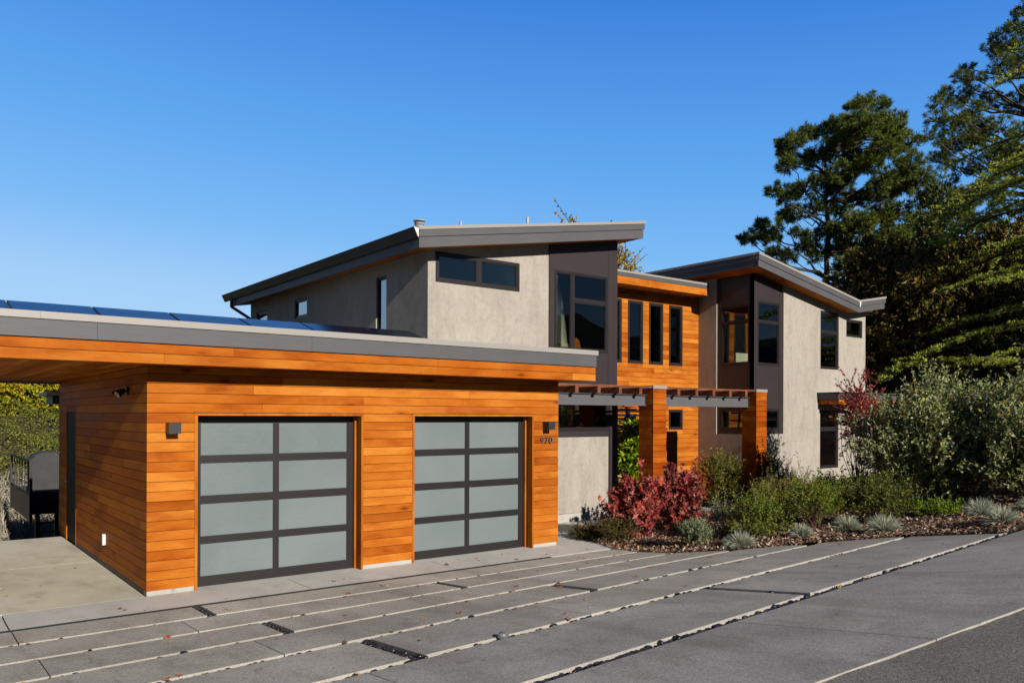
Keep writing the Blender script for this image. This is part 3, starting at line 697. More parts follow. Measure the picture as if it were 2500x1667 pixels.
for x, y, zt_, r in ((5.75, 2.4, 5.72, .0), ):
    fl = MB(); zr = 5.45
    fx = 5.172; fy = 2.4
    fl.tube((fx, fy, 5.35), (fx, fy, 5.60), .062, n=14); fl.tube((fx, fy, 5.56), (fx, fy, 5.585), .085, n=14); fl.tube((fx, fy, 5.60), (fx, fy, 5.635), .085, .10, n=14); fl.tube((fx, fy, 5.665), (fx, fy, 5.68), .11, n=14); fl.tube((fx, fy, 5.63), (fx, fy, 5.67), .05, n=8)
    fl.build('flue_cap', GALV, house)
for x, y, z0, z1 in ((6.21, 2.6, 5.4, 5.86), (7.845, 2.6, 5.7, 6.19), (6.0, 7.44, 5.4, 5.965)):
    MB().tube((x, y, z0), (x, y, z1), .028, n=10).build('vent_pipe', GALV, house)

# --- entry wall between the blocks
YW = 3.62; XR = 14.44
ew = [(11.05, 11.584, 3.445, 4.985), (11.797, 12.33, 3.445, 4.985), (12.544, 13.061, 3.445, 4.985), (13.285, 13.802, 3.445, 4.985)]
sw = (13.286, 13.819, 1.811, 2.325); dh = (10.0, 12.12, .0, 2.385)
b = MB(); boards(b, 'y', YW, 9.9, XR-.001, .0, 5.24, ew+[sw, dh], seed=33, smin=1.2, smax=3.2); b.build('entry_cladding', WOODX, house)
b = MB(); b.wall('y', YW+.0195, [(9.9, 0), (XR+.1, 0), (XR+.1, 5.4), (9.9, 5.4)], [(a+.001, c-.001, d_+.001, e-.001) for a, c, d_, e in ew+[sw]]+[(10.001, 12.119, .01, 2.384)], .12); b.build('entry_backing', WOODX, house)
for q in ew: win('y', YW, *q, [(q[0]+.055, q[1]-.055, q[2]+.055, q[3]-.055)], rec=-.006, blind=(q[0]+.08, q[1]-.08, q[3]-.115, q[3]-.075))
win('y', YW, *sw, [(sw[0]+.05, sw[1]-.05, sw[2]+.05, sw[3]-.05)], rec=-.006)
b = MB(); b.box(9.92, XR-.02, YW+2.2, YW+2.3, 0, 5.4); b.box(12.9, 13.0, YW+.3, YW+2.1, 3.2, 5.2); b.build('entry_interior_wall', PALE, house)
b = MB(); b.box(9.92, XR-.02, YW+.15, YW+2.18, 3.0, 3.19); b.build('entry_interior_floor', FLOORW, house)
for q in ew:      # pale curtains drawn to one side
    w_ = .10+.06*((q[0]*7) % 1); MB().box(q[1]+.20, q[1]+.20+w_+.1, YW+.42, YW+.46, 3.25, 5.0).build('curtain', PALE, house)
MB().box(13.86, 14.05, YW+.25, YW+.28, 1.7, 2.4).build('curtain', PALE, house)
# entry: dark glazed door, slatted cedar screen
b = MB(); b.box(11.60, 12.115, YW+.02, YW+.06, .0, 2.19); b.box(10.005, 11.598, YW+.06, YW+.09, 0, 2.38); b.box(11.60, 12.115, YW+.061, YW+.09, 2.192, 2.38); b.build('entry_door', BLACKM, house)
q = MB(); q.box(11.68, 12.04, YW+.012, YW+.018, .2, 2.1); q.build('door_glass', GLASS, house)
b = MB()
z = .30
while z < 2.12: b.box(10.01, 11.585, YW-.10, YW-.075, z, z+.034); z += .0585
for z in (2.205, 2.262, 2.334): b.box(10.01, 11.72, YW-.10, YW-.075, z, z+.036); b.box(11.785, 12.10, YW-.10, YW-.075, z, z+.036)
b.build('slat_screen', WOODX, house)
b = MB(); b.box(11.725, 11.78, YW-.11, YW-.02, 0, 2.37); b.box(10.01, 12.1, YW-.11, YW-.02, 2.145, 2.195); b.build('screen_post', BLACKM, house)
def flatroof(x0, x1, y0, y1):
    b = MB(); boards(b, 'y', y0, x0, x1-.012, 5.235, 5.402, zbase=5.20, seed=40, th=.03, gap=.0) if False else b.box(x0, x1-.012, y0, y0+.03, 5.235, 5.402); b.box(x1-.04, x1-.014, y0+.031, YW-.002, 5.236, 5.402); b.build('entry_cedar_fascia', WOODX, house)
    b = MB(); b.box(x0, x1, y0-.012, y0+.03, 5.406, 5.490); b.box(x1-.03, x1-.001, y0+.031, YW+.3, 5.406, 5.49); b.build('entry_grey_fascia', FASCIA, house)
    b = MB(); b.box(x0, x1+.012, y0-.024, y0+.1, 5.493, 5.542); b.box(x1-.1, x1+.011, y0+.101, y1, 5.493, 5.541); b.build('entry_roof_cap', CAPM, house)
    b = MB(); b.box(x0, x1-.11, y0+.04, y1, 5.40, 5.50); b.build('entry_roof', ROOFM, house)
    b = MB(); b.box(x0, x1-.045, y0+.032, YW+.02, 5.243, 5.27); b.build('entry_soffit', WOODX, house)
flatroof(9.93, 14.152, 3.07, 9.5)

# --- block R (right volume, butterfly roof)
YR, XR1, YRB = 1.88, 19.65, 11.0
XV = 18.58
def zsR(x): return 5.752-.1645*(x-14.035) if x <= XV else 5.005+.163*(x-XV)
fb = (15.655, )     # bay right edge
rw = [(17.35, 18.25, 3.44, 5.005), (18.635, 19.482, 4.385, 4.872), (17.34, 18.245, .758, 2.33)]
b = MB()
b.wall('y', YR, [(15.66, 0), (XR1, 0), (XR1, zsR(XR1)+.03), (XV, zsR(XV)+.03), (15.66, zsR(15.66)+.03)], rw, .2)
b.wall('y', YR, [(XR, 0), (15.659, 0), (15.659, 1.712), (XR, 1.712)], [], .2)
b.build('stucco_wall', STUCCO, house)
b = MB(); b.wall('x', XR, [(YR+.201, 0), (3.035, 0), (3.035, 1.70), (YR+.201, 1.70)], [], .2); b.wall('x', XR, [(3.036, 0), (YW, 0), (YW, 5.75), (3.036, 5.75)], [], .2)
b.wall('x', XR, [(YW+.02, 5.0), (YRB, 5.0), (YRB, 5.72), (YW+.02, 5.72)], [], .2); b.build('stucco_side_wall', STUCCO, house)
b = MB(); b.box(XR1-.2, XR1, YR+.201, YRB, 0, 5.1); b.box(XR+.2, XR1-.21, YRB-.2, YRB, 0, 5.0); b.build('far_wall', STUCCO, house)
r_ = .03
ybs = lambda a: a
zq = lambda x: zsR(x)+.02
b = MB()   # front panels
b.wall('y', YR+r_, [(XR+r_, 1.712), (14.60, 1.712), (14.60, zq(14.6)), (XR+r_, zq(XR))], [], .15)
b.wall('y', YR+r_, [(15.54, 1.712), (15.658, 1.712), (15.658, zq(15.658)), (15.54, zq(15.54))], [], .15)
b.wall('y', YR+r_+.004, [(14.603, 5.03), (15.537, 5.03), (15.537, zq(15.537)), (14.603, zq(14.603))], [], .15)
b.wall('y', YR+r_+.004, [(14.603, 2.345), (15.537, 2.345), (15.537, 3.425), (14.603, 3.425)], [], .15)
b.wall('y', YR+r_+.004, [(14.603, 1.712), (15.537, 1.712), (15.537, 1.80), (14.603, 1.80)], [], .15)
# side panels
b.wall('x', XR+r_, [(YR+r_+.001, 1.702), (2.04, 1.702), (2.04, 5.68), (YR+r_+.001, 5.68)], [], .14)
b.wall('x', XR+r_, [(2.93, 1.702), (3.034, 1.702), (3.034, 5.68), (2.93, 5.68)], [], .14)
b.wall('x', XR+r_+.004, [(2.043, 4.95), (2.927, 4.95), (2.927, 5.68), (2.043, 5.68)], [], .14)
b.wall('x', XR+r_+.004, [(2.043, 2.345), (2.927, 2.345), (2.927, 3.455), (2.043, 3.455)], [], .14)
b.wall('x', XR+r_+.004, [(2.043, 1.702), (2.927, 1.702), (2.927, 1.80), (2.043, 1.80)], [], .14)
b.build('bay_panel', PANEL, house)
win('y', YR+r_, 14.603, 15.537, 3.428, 5.028, [(14.65, 15.49, 3.48, 4.49), (14.65, 15.49, 4.55, 4.985)], rec=.0, blind=(14.66, 15.42, 4.90, 4.95))
win('y', YR+r_, 14.603, 15.537, 1.803, 2.342, [(14.65, 15.49, 1.85, 2.30)], rec=0)
win('x', XR+r_, 2.043, 2.927, 3.458, 4.948, [(2.09, 2.88, 3.505, 4.50), (2.09, 2.88, 4.56, 4.905)], rec=0)
win('x', XR+r_, 2.043, 2.927, 1.803, 2.342, [(2.09, 2.88, 1.85, 2.30)], rec=0)
win('y', YR, *rw[0], [(17.41, 18.19, 3.50, 4.40), (17.41, 18.19, 4.48, 4.95)], rec=.02, blind=(17.45, 18.12, 4.86, 4.92))
win('y', YR, *rw[1], [(18.69, 19.43, 4.435, 4.82)], rec=.02)
win('y', YR, *rw[2], [(17.40, 18.19, .82, 1.78), (17.40, 18.19, 1.86, 2.27)], rec=.02, blind=(17.42, 18.13, 2.16, 2.185))
b = MB(); b.box(XR+.25, XR1-.25, YR+3.6, YR+3.7, 0, 5.2); b.box(16.3, 16.4, YR+.3, YR+3.5, 3.2, 5.0); b.box(18.35, 18.45, YR+.3, YR+3.5, 0, 4.9); b.box(16.3, 16.4, YR+.3, YR+3.5, 0, 2.95); b.build('interior_wall', PALE, house)
b = MB(); b.box(XR+.21, XR1-.21, YR+.22, YRB-.25, 3.0, 3.19); b.box(XR+.21, XR1-.21, YR+.22, YRB-.25, .2, .38); b.build('interior_floor', FLOORW, house)
MB().box(14.7, 15.9, YR+.75, YR+1.3, 3.2, 3.78).build('window_seat', PALE, house)
MB().box(15.72, 15.9, YR+.30, YR+.34, 3.3, 5.05).build('curtain', PALE, house)
MB().box(15.72, 15.9, YR+.30, YR+.34, 1.7, 2.35).build('curtain', PALE, house)
def roofR(y0, y1):
    segs = [(14.035, XV, 5.752, 5.005), (XV, 19.99, 5.005, 5.235)]
    def both(name, mat, o0, o1, d0, d1, e0=0, e1=0):
        b = MB()
        for i, (xa, xb, za, zb) in enumerate(segs):
            s = (zb-za)/(xb-xa); A = xa-(e0 if i == 0 else 0); B_ = xb+(e1 if i == 1 else 0)
            b.slope(A, B_-(0 if i else .0005), d0, d1, za+s*(A-xa)+o0, za+s*(B_-xa)+o0, za+s*(A-xa)+o1, za+s*(B_-xa)+o1)
        return b.build(name, mat, house)
    both('grey_fascia_lower', FASCIA, 0, .158, y0+.004, y0+.045, 0, -.03)
    both('grey_fascia_upper', FASCIA, .163, .278, y0-.016, y0+.045, .005, .0)
    both('roof_cap', CAPM, .281, .338, y0-.03, y0+.12, .015, .015)
    both('roof', ROOFM, .16, .30, y0+.05, y1, -.06, -.06)
    both('soffit', WOODX, .02, .06, y0+.05, y1, -.045, -.04)
    b = MB(); b.box(14.04, 14.08, y0+.046, y1, 5.752, 5.908); b.box(14.024, 14.08, y0+.046, y1, 5.912, 6.03); b.build('side_fascia', FASCIA, house)
    b = MB(); b.box(14.012, 14.13, y0+.121, y1, 6.033, 6.092); b.build('side_cap', CAPM, house)
    b = MB(); b.hexa([(XV+.0, y0-.03, 5.15), (XV+.035, y0-.03, 5.15), (XV+.035, y0-.017, 5.15), (XV, y0-.017, 5.15), (XV-.02, y0-.035, 5.30), (XV+.07, y0-.035, 5.30), (XV+.07, y0-.017, 5.30), (XV-.02, y0-.017, 5.30)]); b.build('valley_flashing', WHITE, house)
roofR(1.48, 11.2)
b = MB(); b.box(17.28, 22.5, 1.30, YR-.001, 2.485, 2.607); b.build('canopy_cedar_fascia', WOODX, house)
b = MB(); b.hexa([(17.20, 1.265, 2.612), (22.6, 1.265, 2.612), (22.6, YR-.001, 2.612), (17.24, YR-.001, 2.612), (17.20, 1.265, 2.752), (22.6, 1.265, 2.752), (22.6, YR-.001, 2.79), (17.20, YR-.001, 2.79)]); b.build('canopy_grey_fascia', FASCIA, house)
b = MB(); b.box(17.18, 22.62, 1.25, YR-.001, 2.792, 2.80); b.build('canopy_flashing', CAPM, house)
b = MB(); b.box(XR1+.001, 22.2, YR+.02, 8, 0, 2.6); b.build('side_wing_wall', STUCCO, house)

# ------------------------------------------------------------------ pergola
pg = empty('pergola', (9.87, 1.04, 0), 'cedar and grey steel entry pergola on two square boarded pillars', 'pergola')
O = (9.87, 1.04, 0)
for x0, x1, zb, sd in ((9.68, 10.065, .0, 50), (13.08, 13.47, .12, 60)):
    b = MB(); y0, y1 = .85, 1.238
    boards(b, 'y', y0, x0, x1, zb, 2.70, zbase=.04, seed=sd, th=.019)
    boards(b, 'x', x0, y0+.0195, y1, zb, 2.70, zbase=.04, seed=sd+1, th=.019)
    b.box(x0+.0195, x1-.004, y0+.0195, y1-.004, zb-.1, 2.70)
    p = b.build('pillar', WOODP, pg, O)
    b = MB(); b.wall('y', y0-.012, [(x0-.012, 2.703), (x1+.012, 2.703), (x1+.012, 2.768), (x0-.012, 2.768)], [], y1-y0+.024); b.build('cap', CAPM, p, O)
for x0, x1 in ((6.45, 9.70), (10.066, 13.10)):
    b = MB(); b.box(x0, x1-.02, 1.075, 1.085, 2.37, 2.575); b.box(x0, x1, 1.030, 1.12, 2.360, 2.370); b.box(x0, x1, 1.030, 1.12, 2.5751, 2.585); b.box(x1-.02, x1-.012, 1.04, 1.11, 2.372, 2.574)
    b.build('beam', STEEL, pg, O)
for x in [6.47+.567*i for i in range(12)]:
    if 9.62 < x < 10.08 or 13.02 < x < 13.4: continue
    y1 = 2.05 if x < 9.8 else 3.5
    MB().box(x, x+.08, .876, y1, 2.588, 2.715).build('rafter', RAFT, pg, O)
b = MB(); b.box(6.42, 13.12, .872, .915, 2.717, 2.750); b.build('top_batten', RAFT, pg, O)
b = MB()
for y in (1.45, 1.95): b.box(6.42, 13.12, y, y+.043, 2.717, 2.750)
for y in (2.45, 2.95, 3.4): b.box(9.95, 13.12, y, y+.043, 2.717, 2.750)
b.build('rear_batten', RAFT, pg, O)
b = MB(); b.box(9.90, 13.1, 3.5, 3.59, 2.50, 2.75); b.build('ledger', RAFT, pg, O)

# ------------------------------------------------------------------ fixtures
def lamp(x, label):
    o = empty('wall_lamp', (x, 0, 1.99), label, 'wall lamp', 'square lamps beside the garage doors'); q = (x, 0, 1.99)
    MB().box(x-.055, x+.055, -.012, -.001, 1.935, 2.045).build('back_plate', BLACKM, o, q)
    b = MB(); b.wall('y', -.16, [(x-.068, 1.926), (x+.068, 1.926), (x+.068, 2.054), (x-.068, 2.054)], [], .146); b.build('housing', mat_lamp, o, q, bevel=.002)
    MB().tube((x, -.09, 1.9255), (x, -.09, 1.921), .035, n=12).build('lens', WHITE, o, q)
mat_digit = mat_paint('brushed_number_metal', (.12, .115, .11), .35, .05, 2, .6)
mat_lamp = mat_paint('lamp_housing_grey', (.036, .034, .038), .4, .05, 2)
lamp(.276, 'dark grey square wall lamp beside the larger, nearer garage door at the corner')
lamp(6.16, 'dark grey square wall lamp above the house number')
hn = empty('house_number', (6.17, 0, 1.70), 'metal house number 970 on the cedar boards by the farther garage door', 'house number')
for ch, xx in (('9', 6.035), ('7', 6.128), ('0', 6.215)):
    tc = D.curves.new('digit', 'FONT'); tc.body = ch; tc.size = .158; tc.extrude = .006; tc.bevel_depth = .0008
    to = D.objects.new('tmp', tc); COL.objects.link(to); bpy.context.view_layer.update()
    me = D.meshes.new_from_object(to.evaluated_get(bpy.context.evaluated_depsgraph_get())); D.objects.remove(to)
    me.materials.clear(); me.materials.append(mat_digit)
    o = D.objects.new('digit', me); COL.objects.link(o); o.parent = hn; o.location = (xx-6.17, -.020, 1.697-1.70); o.rotation_euler = (math.pi/2, 0, 0)
b = MB(); b.tube((0, 2.32, .35), (-.0, 2.32, .35), .03)
oc = MB(); oc.box(-.042, -.001, 2.29, 2.35, .335, .44)
for zc, sg in ((.44, 1), (.335, -1)):
    for k in range(5):
        a0, a1 = k*18, (k+1)*18; h0, h1 = .028*math.sin(math.radians(a0)), .028*math.sin(math.radians(a1)); w0 = .028*math.cos(math.radians((a0+a1)/2))
        oc.box(-.041, -.002, 2.32-w0, 2.32+w0, *sorted((zc+sg*(h0+.0002), zc+sg*h1)))
tag(oc.build('outlet_cover', WHITE, None, (0, 2.32, .31)), 'white weatherproof outlet cover low on the shaded garage side wall', 'outlet cover')
fl = empty('flood_light', (0, .95, 2.45), 'small twin flood light under the eave on the garage side wall', 'flood light'); q = (0, .95, 2.45)
MB().tube((-.001, .95, 2.45), (-.03, .95, 2.45), .05, n=16).build('base_plate', BRONZE, fl, q)
BRASS = mat_paint('yellowed_lens', (.45, .33, .08), .3, .1, 5)
for dy in (-.10, .08):
    b = MB(); b.tube((-.03, .95, 2.45), (-.08, .95+dy*.6, 2.44), .012); b.tube((-.06, .95+dy*.6, 2.46), (-.15, .95+dy, 2.40), .028, .05, n=14); h = b.build('lamp_head', BRONZE, fl, q)
    d0 = Vector((-.09, dy*.4, -.06)).normalized(); p = Vector((-.151, .95+dy, 2.399)); MB().tube(p, p+d0*.006, .044, n=14).build('lens', BRASS, h, q)
for i in range(7):
    x0 = -2.228+.948*i; y0, y1 = .40, 1.45; z0 = 3.388-.3*.5+.0; z1 = 3.553; x1 = x0+.93
    nm = ['leftmost solar panel on the garage roof, cut by the picture edge', 'second solar panel from the left on the garage roof', 'third solar panel from the left on the garage roof', 'fourth solar panel from the left, middle of the garage roof row', 'third solar panel from the right end of the garage roof row', 'second solar panel from the right end of the garage roof row', 'rightmost solar panel, lying beside the dark stucco side wall'][i]
    q = (x0, y0, z0)
    o = empty('solar_panel', q, nm, 'solar panel', 'solar panels on the garage roof')
    dz = (z1-z0)
    def pl(u0, u1, v0, v1, t0, t1, mat, name):
        b = MB(); P = lambda u, v, t: (x0+u, y0+v*(y1-y0), z0+v*dz+t)
        b.hexa([P(u0, v0, t0), P(u1, v0, t0), P(u1, v1, t0), P(u0, v1, t0), P(u0, v0, t1), P(u1, v0, t1), P(u1, v1, t1), P(u0, v1, t1)]); return b.build(name, mat, o, q)
    pl(0, .93, 0, 1, -.035, -.002, BLACKM, 'frame'); pl(.012, .918, .012, .988, -.0015, .001, SOLAR, 'cells')
    b = MB()
    for u in (.1, .8): b.box(x0+u, x0+u+.03, y1-.08, y1-.05, 3.16, z1-.05); b.box(x0+u, x0+u+.03, y0+.03, y0+.06, 3.16, z0-.03)
    b.build('rack_leg', GALV, o, q)
b = MB()
cu = empty('cushion', (17.62, 2.14, .78), 'pale green cushion leaning inside the lower right window', 'cushion')
import bmesh
bm = bmesh.new(); bmesh.ops.create_cube(bm, size=1); bmesh.ops.subdivide_edges(bm, edges=bm.edges, cuts=5, use_grid_fill=True)
for v in bm.verts:
    x, y, z = v.co; k = max(0, 1-abs(2*x)**3)*max(0, 1-abs(2*z)**3); v.co = Vector((x*.38, y*(.03+.12*k), z*.36))
me = D.meshes.new('cover'); bm.to_mesh(me); bm.free(); me.materials.append(CUSH); [setattr(p, 'use_smooth', True) for p in me.polygons]
o = D.objects.new('cover', me); COL.objects.link(o); o.parent = cu; o.location = (0, 0, .20); o.rotation_euler = (-.25, .12, 0)
MB().box(17.36, 18.2, 2.1, 2.6, .38, .775).build('window_seat', PALE, house)

# ------------------------------------------------------------------ deck and covered grill on the left
dk = empty('deck', (0, 8.5, -.9), 'small black raised deck with railing beyond the parking pad', 'deck'); q = (0, 8.5, -.9)
MB().box(-.3, 2.2, 8.0, 10.6, .50, .56).build('platform', BLACKM, dk, q)
MB().box(-.32, -.301, 7.45, 10.6, .13, .62).build('side_skirt', BLACKM, dk, q)
MB().box(-.3, 2.2, 7.98, 7.999, .19, .50).build('front_skirt', BLACKM, dk, q)
b = MB(); b.box(-.33, -.29, 7.4, 10.55, 1.245, 1.285); b.build('top_rail', BLACKM, dk, q)
MB().box(-.325, -.295, 7.4, 10.55, .64, .66).build('bottom_rail', BLACKM, dk, q)
for i in range(2): MB().box(-.335, -.285, 7.38+i*3.13, 7.43+i*3.13, .1, 1.3).build('post', BLACKM, dk, q)
for i in range(6): MB().box(-.320, -.300, 7.82+i*.42, 7.84+i*.42, .661, 1.244).build('baluster', BLACKM, dk, q)
for x in (-.16, .17): MB().box(x, x+.075, 8.0, 8.07, -1.2, .19).build('leg', BLACKM, dk, q)
for z in (.0, -.17): MB().box(-.085, .17, 8.01, 8.05, z, z+.03).build('rung', BLACKM, dk, q)
gr = empty('covered_grill', (.08, 8.3, .56), 'barbecue grill under a fitted grey cover standing on the black deck', 'grill'); q = (.08, 8.3, .56)
MB().box(-.2, .6, 8.02, 8.6, .561, .63).build('shelf', COVER, gr, q)
b = MB(); prof = [(-.24, .66), (-.25, 1.1), (-.235, 1.27), (-.17, 1.36), (-.05, 1.41), (.18, 1.42), (.34, 1.36), (.42, 1.22), (.45, .95), (.46, .66)]
n = len(prof)
for sc, y in ((.9, 8.08), (1, 8.14), (1, 8.5), (.92, 8.56)):
    for x, z in prof: b.v.append(((x-.1)*sc+.1, y, .66+(z-.66)*(.97 if sc < 1 else 1)))
for k in range(3):
    for i in range(n-1): b.f.append((k*n+i, k*n+i+1, (k+1)*n+i+1, (k+1)*n+i)); b.m.append(0)
b.f.append(tuple(range(n))); b.m.append(0); b.f.append(tuple(3*n+i for i in range(n))); b.m.append(0)
b.build('cover', COVER, gr, q, recalc=True, bevel=.01)

for o_ in (dk, gr):
    k_ = 1.302; o_.location = CAM+k_*(o_.location-CAM); o_.scale = (k_, k_, k_)
# ------------------------------------------------------------------ vegetation
Rv = np.array([Rt.x, Rt.y, 0]); Fv = np.array([Fw.x, Fw.y, 0])
def curve_stems(rng, base, tips, r0, r1, sag=.0, nseg=4, jit=.03, bow=.25):
    """bent stems from base points to tips -> tube segments"""
    base = np.asarray(base, float); tips = np.asarray(tips, float); n = len(tips)
    mid = base*.5+tips*.5; mid[:, 2] += bow*np.linalg.norm((tips-base)[:, :2], axis=1); mid += rng.normal(size=(n, 3))*jit
    ts = np.linspace(0, 1, nseg+1)[:, None, None]
    C = (1-ts)**2*base+2*ts*(1-ts)*mid+ts**2*tips
    C[1:-1] += rng.normal(size=(nseg-1, n, 3))*jit*.5
    P = C[:-1].reshape(-1, 3); Q = C[1:].reshape(-1, 3)
    rr = np.linspace(0, 1, nseg+1); ra = np.repeat(r0+(r1-r0)*rr[:-1], n); rb = np.repeat(r0+(r1-r0)*rr[1:], n)
    return P, Q, ra, rb, C
def plant(name, label, cat, loc, rx, ry, h, ntw, nlf, ll, lw, leafmat, seed=0, up=.5, out=.6, tw=.22, stem=None, nst=26, sr=.006, zlo=.1, shell=.55, lump=.3, star=False, group=None, extra=None, lean=(0, 0), twigv=True, rot=0, nup=.6, lpow=1.0, dens=1.5):
    rng = np.random.default_rng(seed); x0, y0, z0 = loc; ntw = int(ntw*dens); nlf = int(nlf*1.25); ll = ll*1.28; lw = lw*1.5; nst = int(nst*.7); zlo = zlo*.7
    D3 = rdir(rng, ntw); fl = (D3[:, 2] < 0) & (rng.uniform(size=ntw) < .3); D3[fl, 2] *= -1
    ph = rng.uniform(0, 6.28, 6)
    lum = 1+lump*(np.sin(D3[:, 0]*5+ph[0])*np.sin(D3[:, 1]*6+ph[1])+.6*np.sin(D3[:, 2]*9+D3[:, 0]*7+ph[2]))
    rad = (shell+(1-shell)*rng.uniform(0, 1, ntw)**.6)*lum*lpow
    zc = zlo+(1-zlo)*.45
    C = np.stack([D3[:, 0]*rx*rad, D3[:, 1]*ry*rad, h*(zc+D3[:, 2]*rad*np.where(D3[:, 2] < 0, zc-zlo, 1-zc))], 1)
    C[:, 0] += lean[0]*C[:, 2]; C[:, 1] += lean[1]*C[:, 2]
    W_ = unit(D3*out+np.array([0, 0, up])+rng.normal(size=(ntw, 3))*.35)
    twl = tw*rng.uniform(.6, 1.25, ntw)*np.where(rng.uniform(size=ntw) < .09, 1.8, 1)
    E_ = C+W_*twl[:, None]; kx = rx/np.percentile(np.abs(E_[:, 0]), 96.5); ky = ry/np.percentile(np.abs(E_[:, 1]), 96.5)
    C[:, 0] *= kx; C[:, 1] *= ky; E_ = C+W_*twl[:, None]; zt_ = np.percentile(E_[:, 2], 98.5); C[:, 2] = np.where(C[:, 2] > zlo*h, zlo*h+(C[:, 2]-zlo*h)*(h-zlo*h)/(zt_-zlo*h), C[:, 2]); C[:, 2] = np.maximum(C[:, 2], .02*h)
    # leaves along each twig
    k = np.repeat(np.arange(ntw), nlf); t = np.tile((np.arange(nlf)+.5)/nlf, ntw)+rng.uniform(-.5/nlf, .5/nlf, ntw*nlf)
    P = C[k]+W_[k]*(twl[k]*t)[:, None]
    A = unit(W_[k]*.55+rdir(rng, len(k))*.95+np.array([0, -.1, .05]))
    lg = ll*rng.uniform(.65, 1.3, len(k)); 
    root = empty(name, (x0, y0, z0), label, cat, group)
    org = (x0, y0, z0)
    if star: V, F = lobed(rng, P, A, lg)
    else: V, F = leaf_quads(rng, P, A, lg, lw*rng.uniform(.7, 1.25, len(k)), .2, nup)
    mats = [leafmat]; mi = None
    np_mesh('foliage', V+np.array(org), F, mats, None, root, org)
    if extra:      # flowers: (mat, n, size)
        for em, en, es, enm in extra:
            idx = rng.integers(0, len(P), en); zz = P[idx]; idx = idx[zz[:, 2] > h*.25] if len(idx) > 20 else idx
            Pe = np.repeat(P[idx]+W_[k][idx]*.02, 5, 0); Ve, Fe = leaf_quads(rng, Pe, unit(rdir(rng, len(Pe))+np.array([-.3, -.8, .2])), es, es*.8, .2)
            np_mesh(enm, Ve+np.array(org), Fe, em, None, root, org)
    # stems
    sel = rng.permutation(ntw)[:nst]; bs = rng.normal(size=(len(sel), 3))*np.array([rx*.12, ry*.12, 0]); bs[:, 2] = -.03
    P_, Q_, ra, rb, _ = curve_stems(rng, bs, C[sel]+W_[sel]*(twl[sel]*.5)[:, None], sr, sr*.35, jit=.02*h+.01)
    Vs, Fs = tubes(P_, Q_, ra, rb)
    parts = [(Vs, Fs, 0)]
    if twigv:
        Vt, Ft = tubes(C, C+W_*twl[:, None], sr*.35, sr*.15); parts.append((Vt, Ft, 0))
    V, F, M = merge(parts); np_mesh('stems', V+np.array(org), F, stem or TWIG, None, root, org)
    return root
def tuft(loc, r, seed, label, n=1100, mat=None):
    rng = np.random.default_rng(seed); th = rng.uniform(0, 6.28, n); el = np.arccos(rng.uniform(0.02, 1, n)**.9); el = np.pi/2-el
    d = np.stack([np.cos(th)*np.cos(el), np.sin(th)*np.cos(el), np.sin(el)], 1)
    L_ = r*rng.uniform(.75, 1.15, n)[:, None]; b = np.stack([np.cos(th), np.sin(th), 0*th], 1)*rng.uniform(0, .16*r, n)[:, None]
    side = unit(np.cross(d, rdir(rng, n))); w = .0030
    p0 = b; p1 = b+d*L_*.55; p2 = b+d*L_; p2[:, 2] -= (.16*L_[:, 0])*np.cos(el)
    V = np.stack([p0-side*w, p0+side*w, p1+side*w*.9, p1-side*w*.9, p2+side*w*.25, p2-side*w*.25], 1).reshape(-1, 3); V[:, 2] = np.maximum(V[:, 2], -.02)
    base = (np.arange(n)*6)[:, None]; F = np.concatenate([base+np.array([0, 1, 2, 3]), base+np.array([3, 2, 4, 5])])
    o = np_mesh('fescue_tuft', V+np.array(loc), F, mat or LFESC, None, None, loc)
    return tag(o, label, 'ornamental grass', 'blue fescue tufts along the edge of the bed')
for i, (x, y, r, lb) in enumerate([(7.57, -2.81, .25, 'pale fescue tuft nearest the round clipped shrub, left end of the row'),
        (8.50, -3.22, .19, 'smallest brownish fescue tuft in front of the bare red stems'),
        (9.39, -3.45, .23, 'silvery fescue tuft left of the largest one, before the dark shrub'),
        (9.14, -4.17, .28, 'largest blue grey fescue tuft by the middle of the driveway edge'),
        (11.10, -4.70, .29, 'upper fescue tuft at the right, below the large flowering shrub'),
        (9.30, -5.70, .24, 'yellowish fescue tuft at the right edge beside the driveway end')]):
    tuft((x, y, bedz(x, y)), r, 100+i, lb)
tuft((11.44, -5.3, bedz(11.44, -5.3)), .23, 120, 'half hidden fescue tuft cut by the right edge of the picture')
Z = bedz
REDSTEM = mat_island('red_stem', [(.13, .06, .04), (.20, .10, .07), (.08, .05, .04)], .8)
plant('oakleaf_hydrangea', 'crimson leaved hydrangea in front of the first pergola pillar', 'shrub', (7.84, -.41, .0), .46, .46, 1.08, 120, 7, .105, .1, LRED, 1, up=.45, tw=.22, star=True, nst=30, sr=.006, shell=.35, lump=.3, group='red hydrangeas in the garden bed')
plant('oakleaf_hydrangea', 'taller dark red hydrangea right of the first pergola pillar', 'shrub', (9.0, -.40, .03), .52, .46, 1.20, 130, 7, .10, .1, LRED, 2, up=.6, tw=.24, star=True, nst=30, sr=.006, shell=.3, lump=.35, group='red hydrangeas in the garden bed')
plant('low_shrub', 'low brownish green shrub at the left front of the garden bed', 'shrub', (7.37, -.50, .0), .36, .30, .46, 240, 9, .024, .013, LDARK, 3, tw=.12, nst=40, sr=.004, lump=.3, shell=.35)
plant('low_shrub', 'low trailing dark purple shrub beside the entry walk', 'shrub', (7.38, .22, .0), .38, .30, .24, 240, 9, .026, .014, LDARK, 4, tw=.11, nst=30, sr=.004, up=.2, lump=.3)
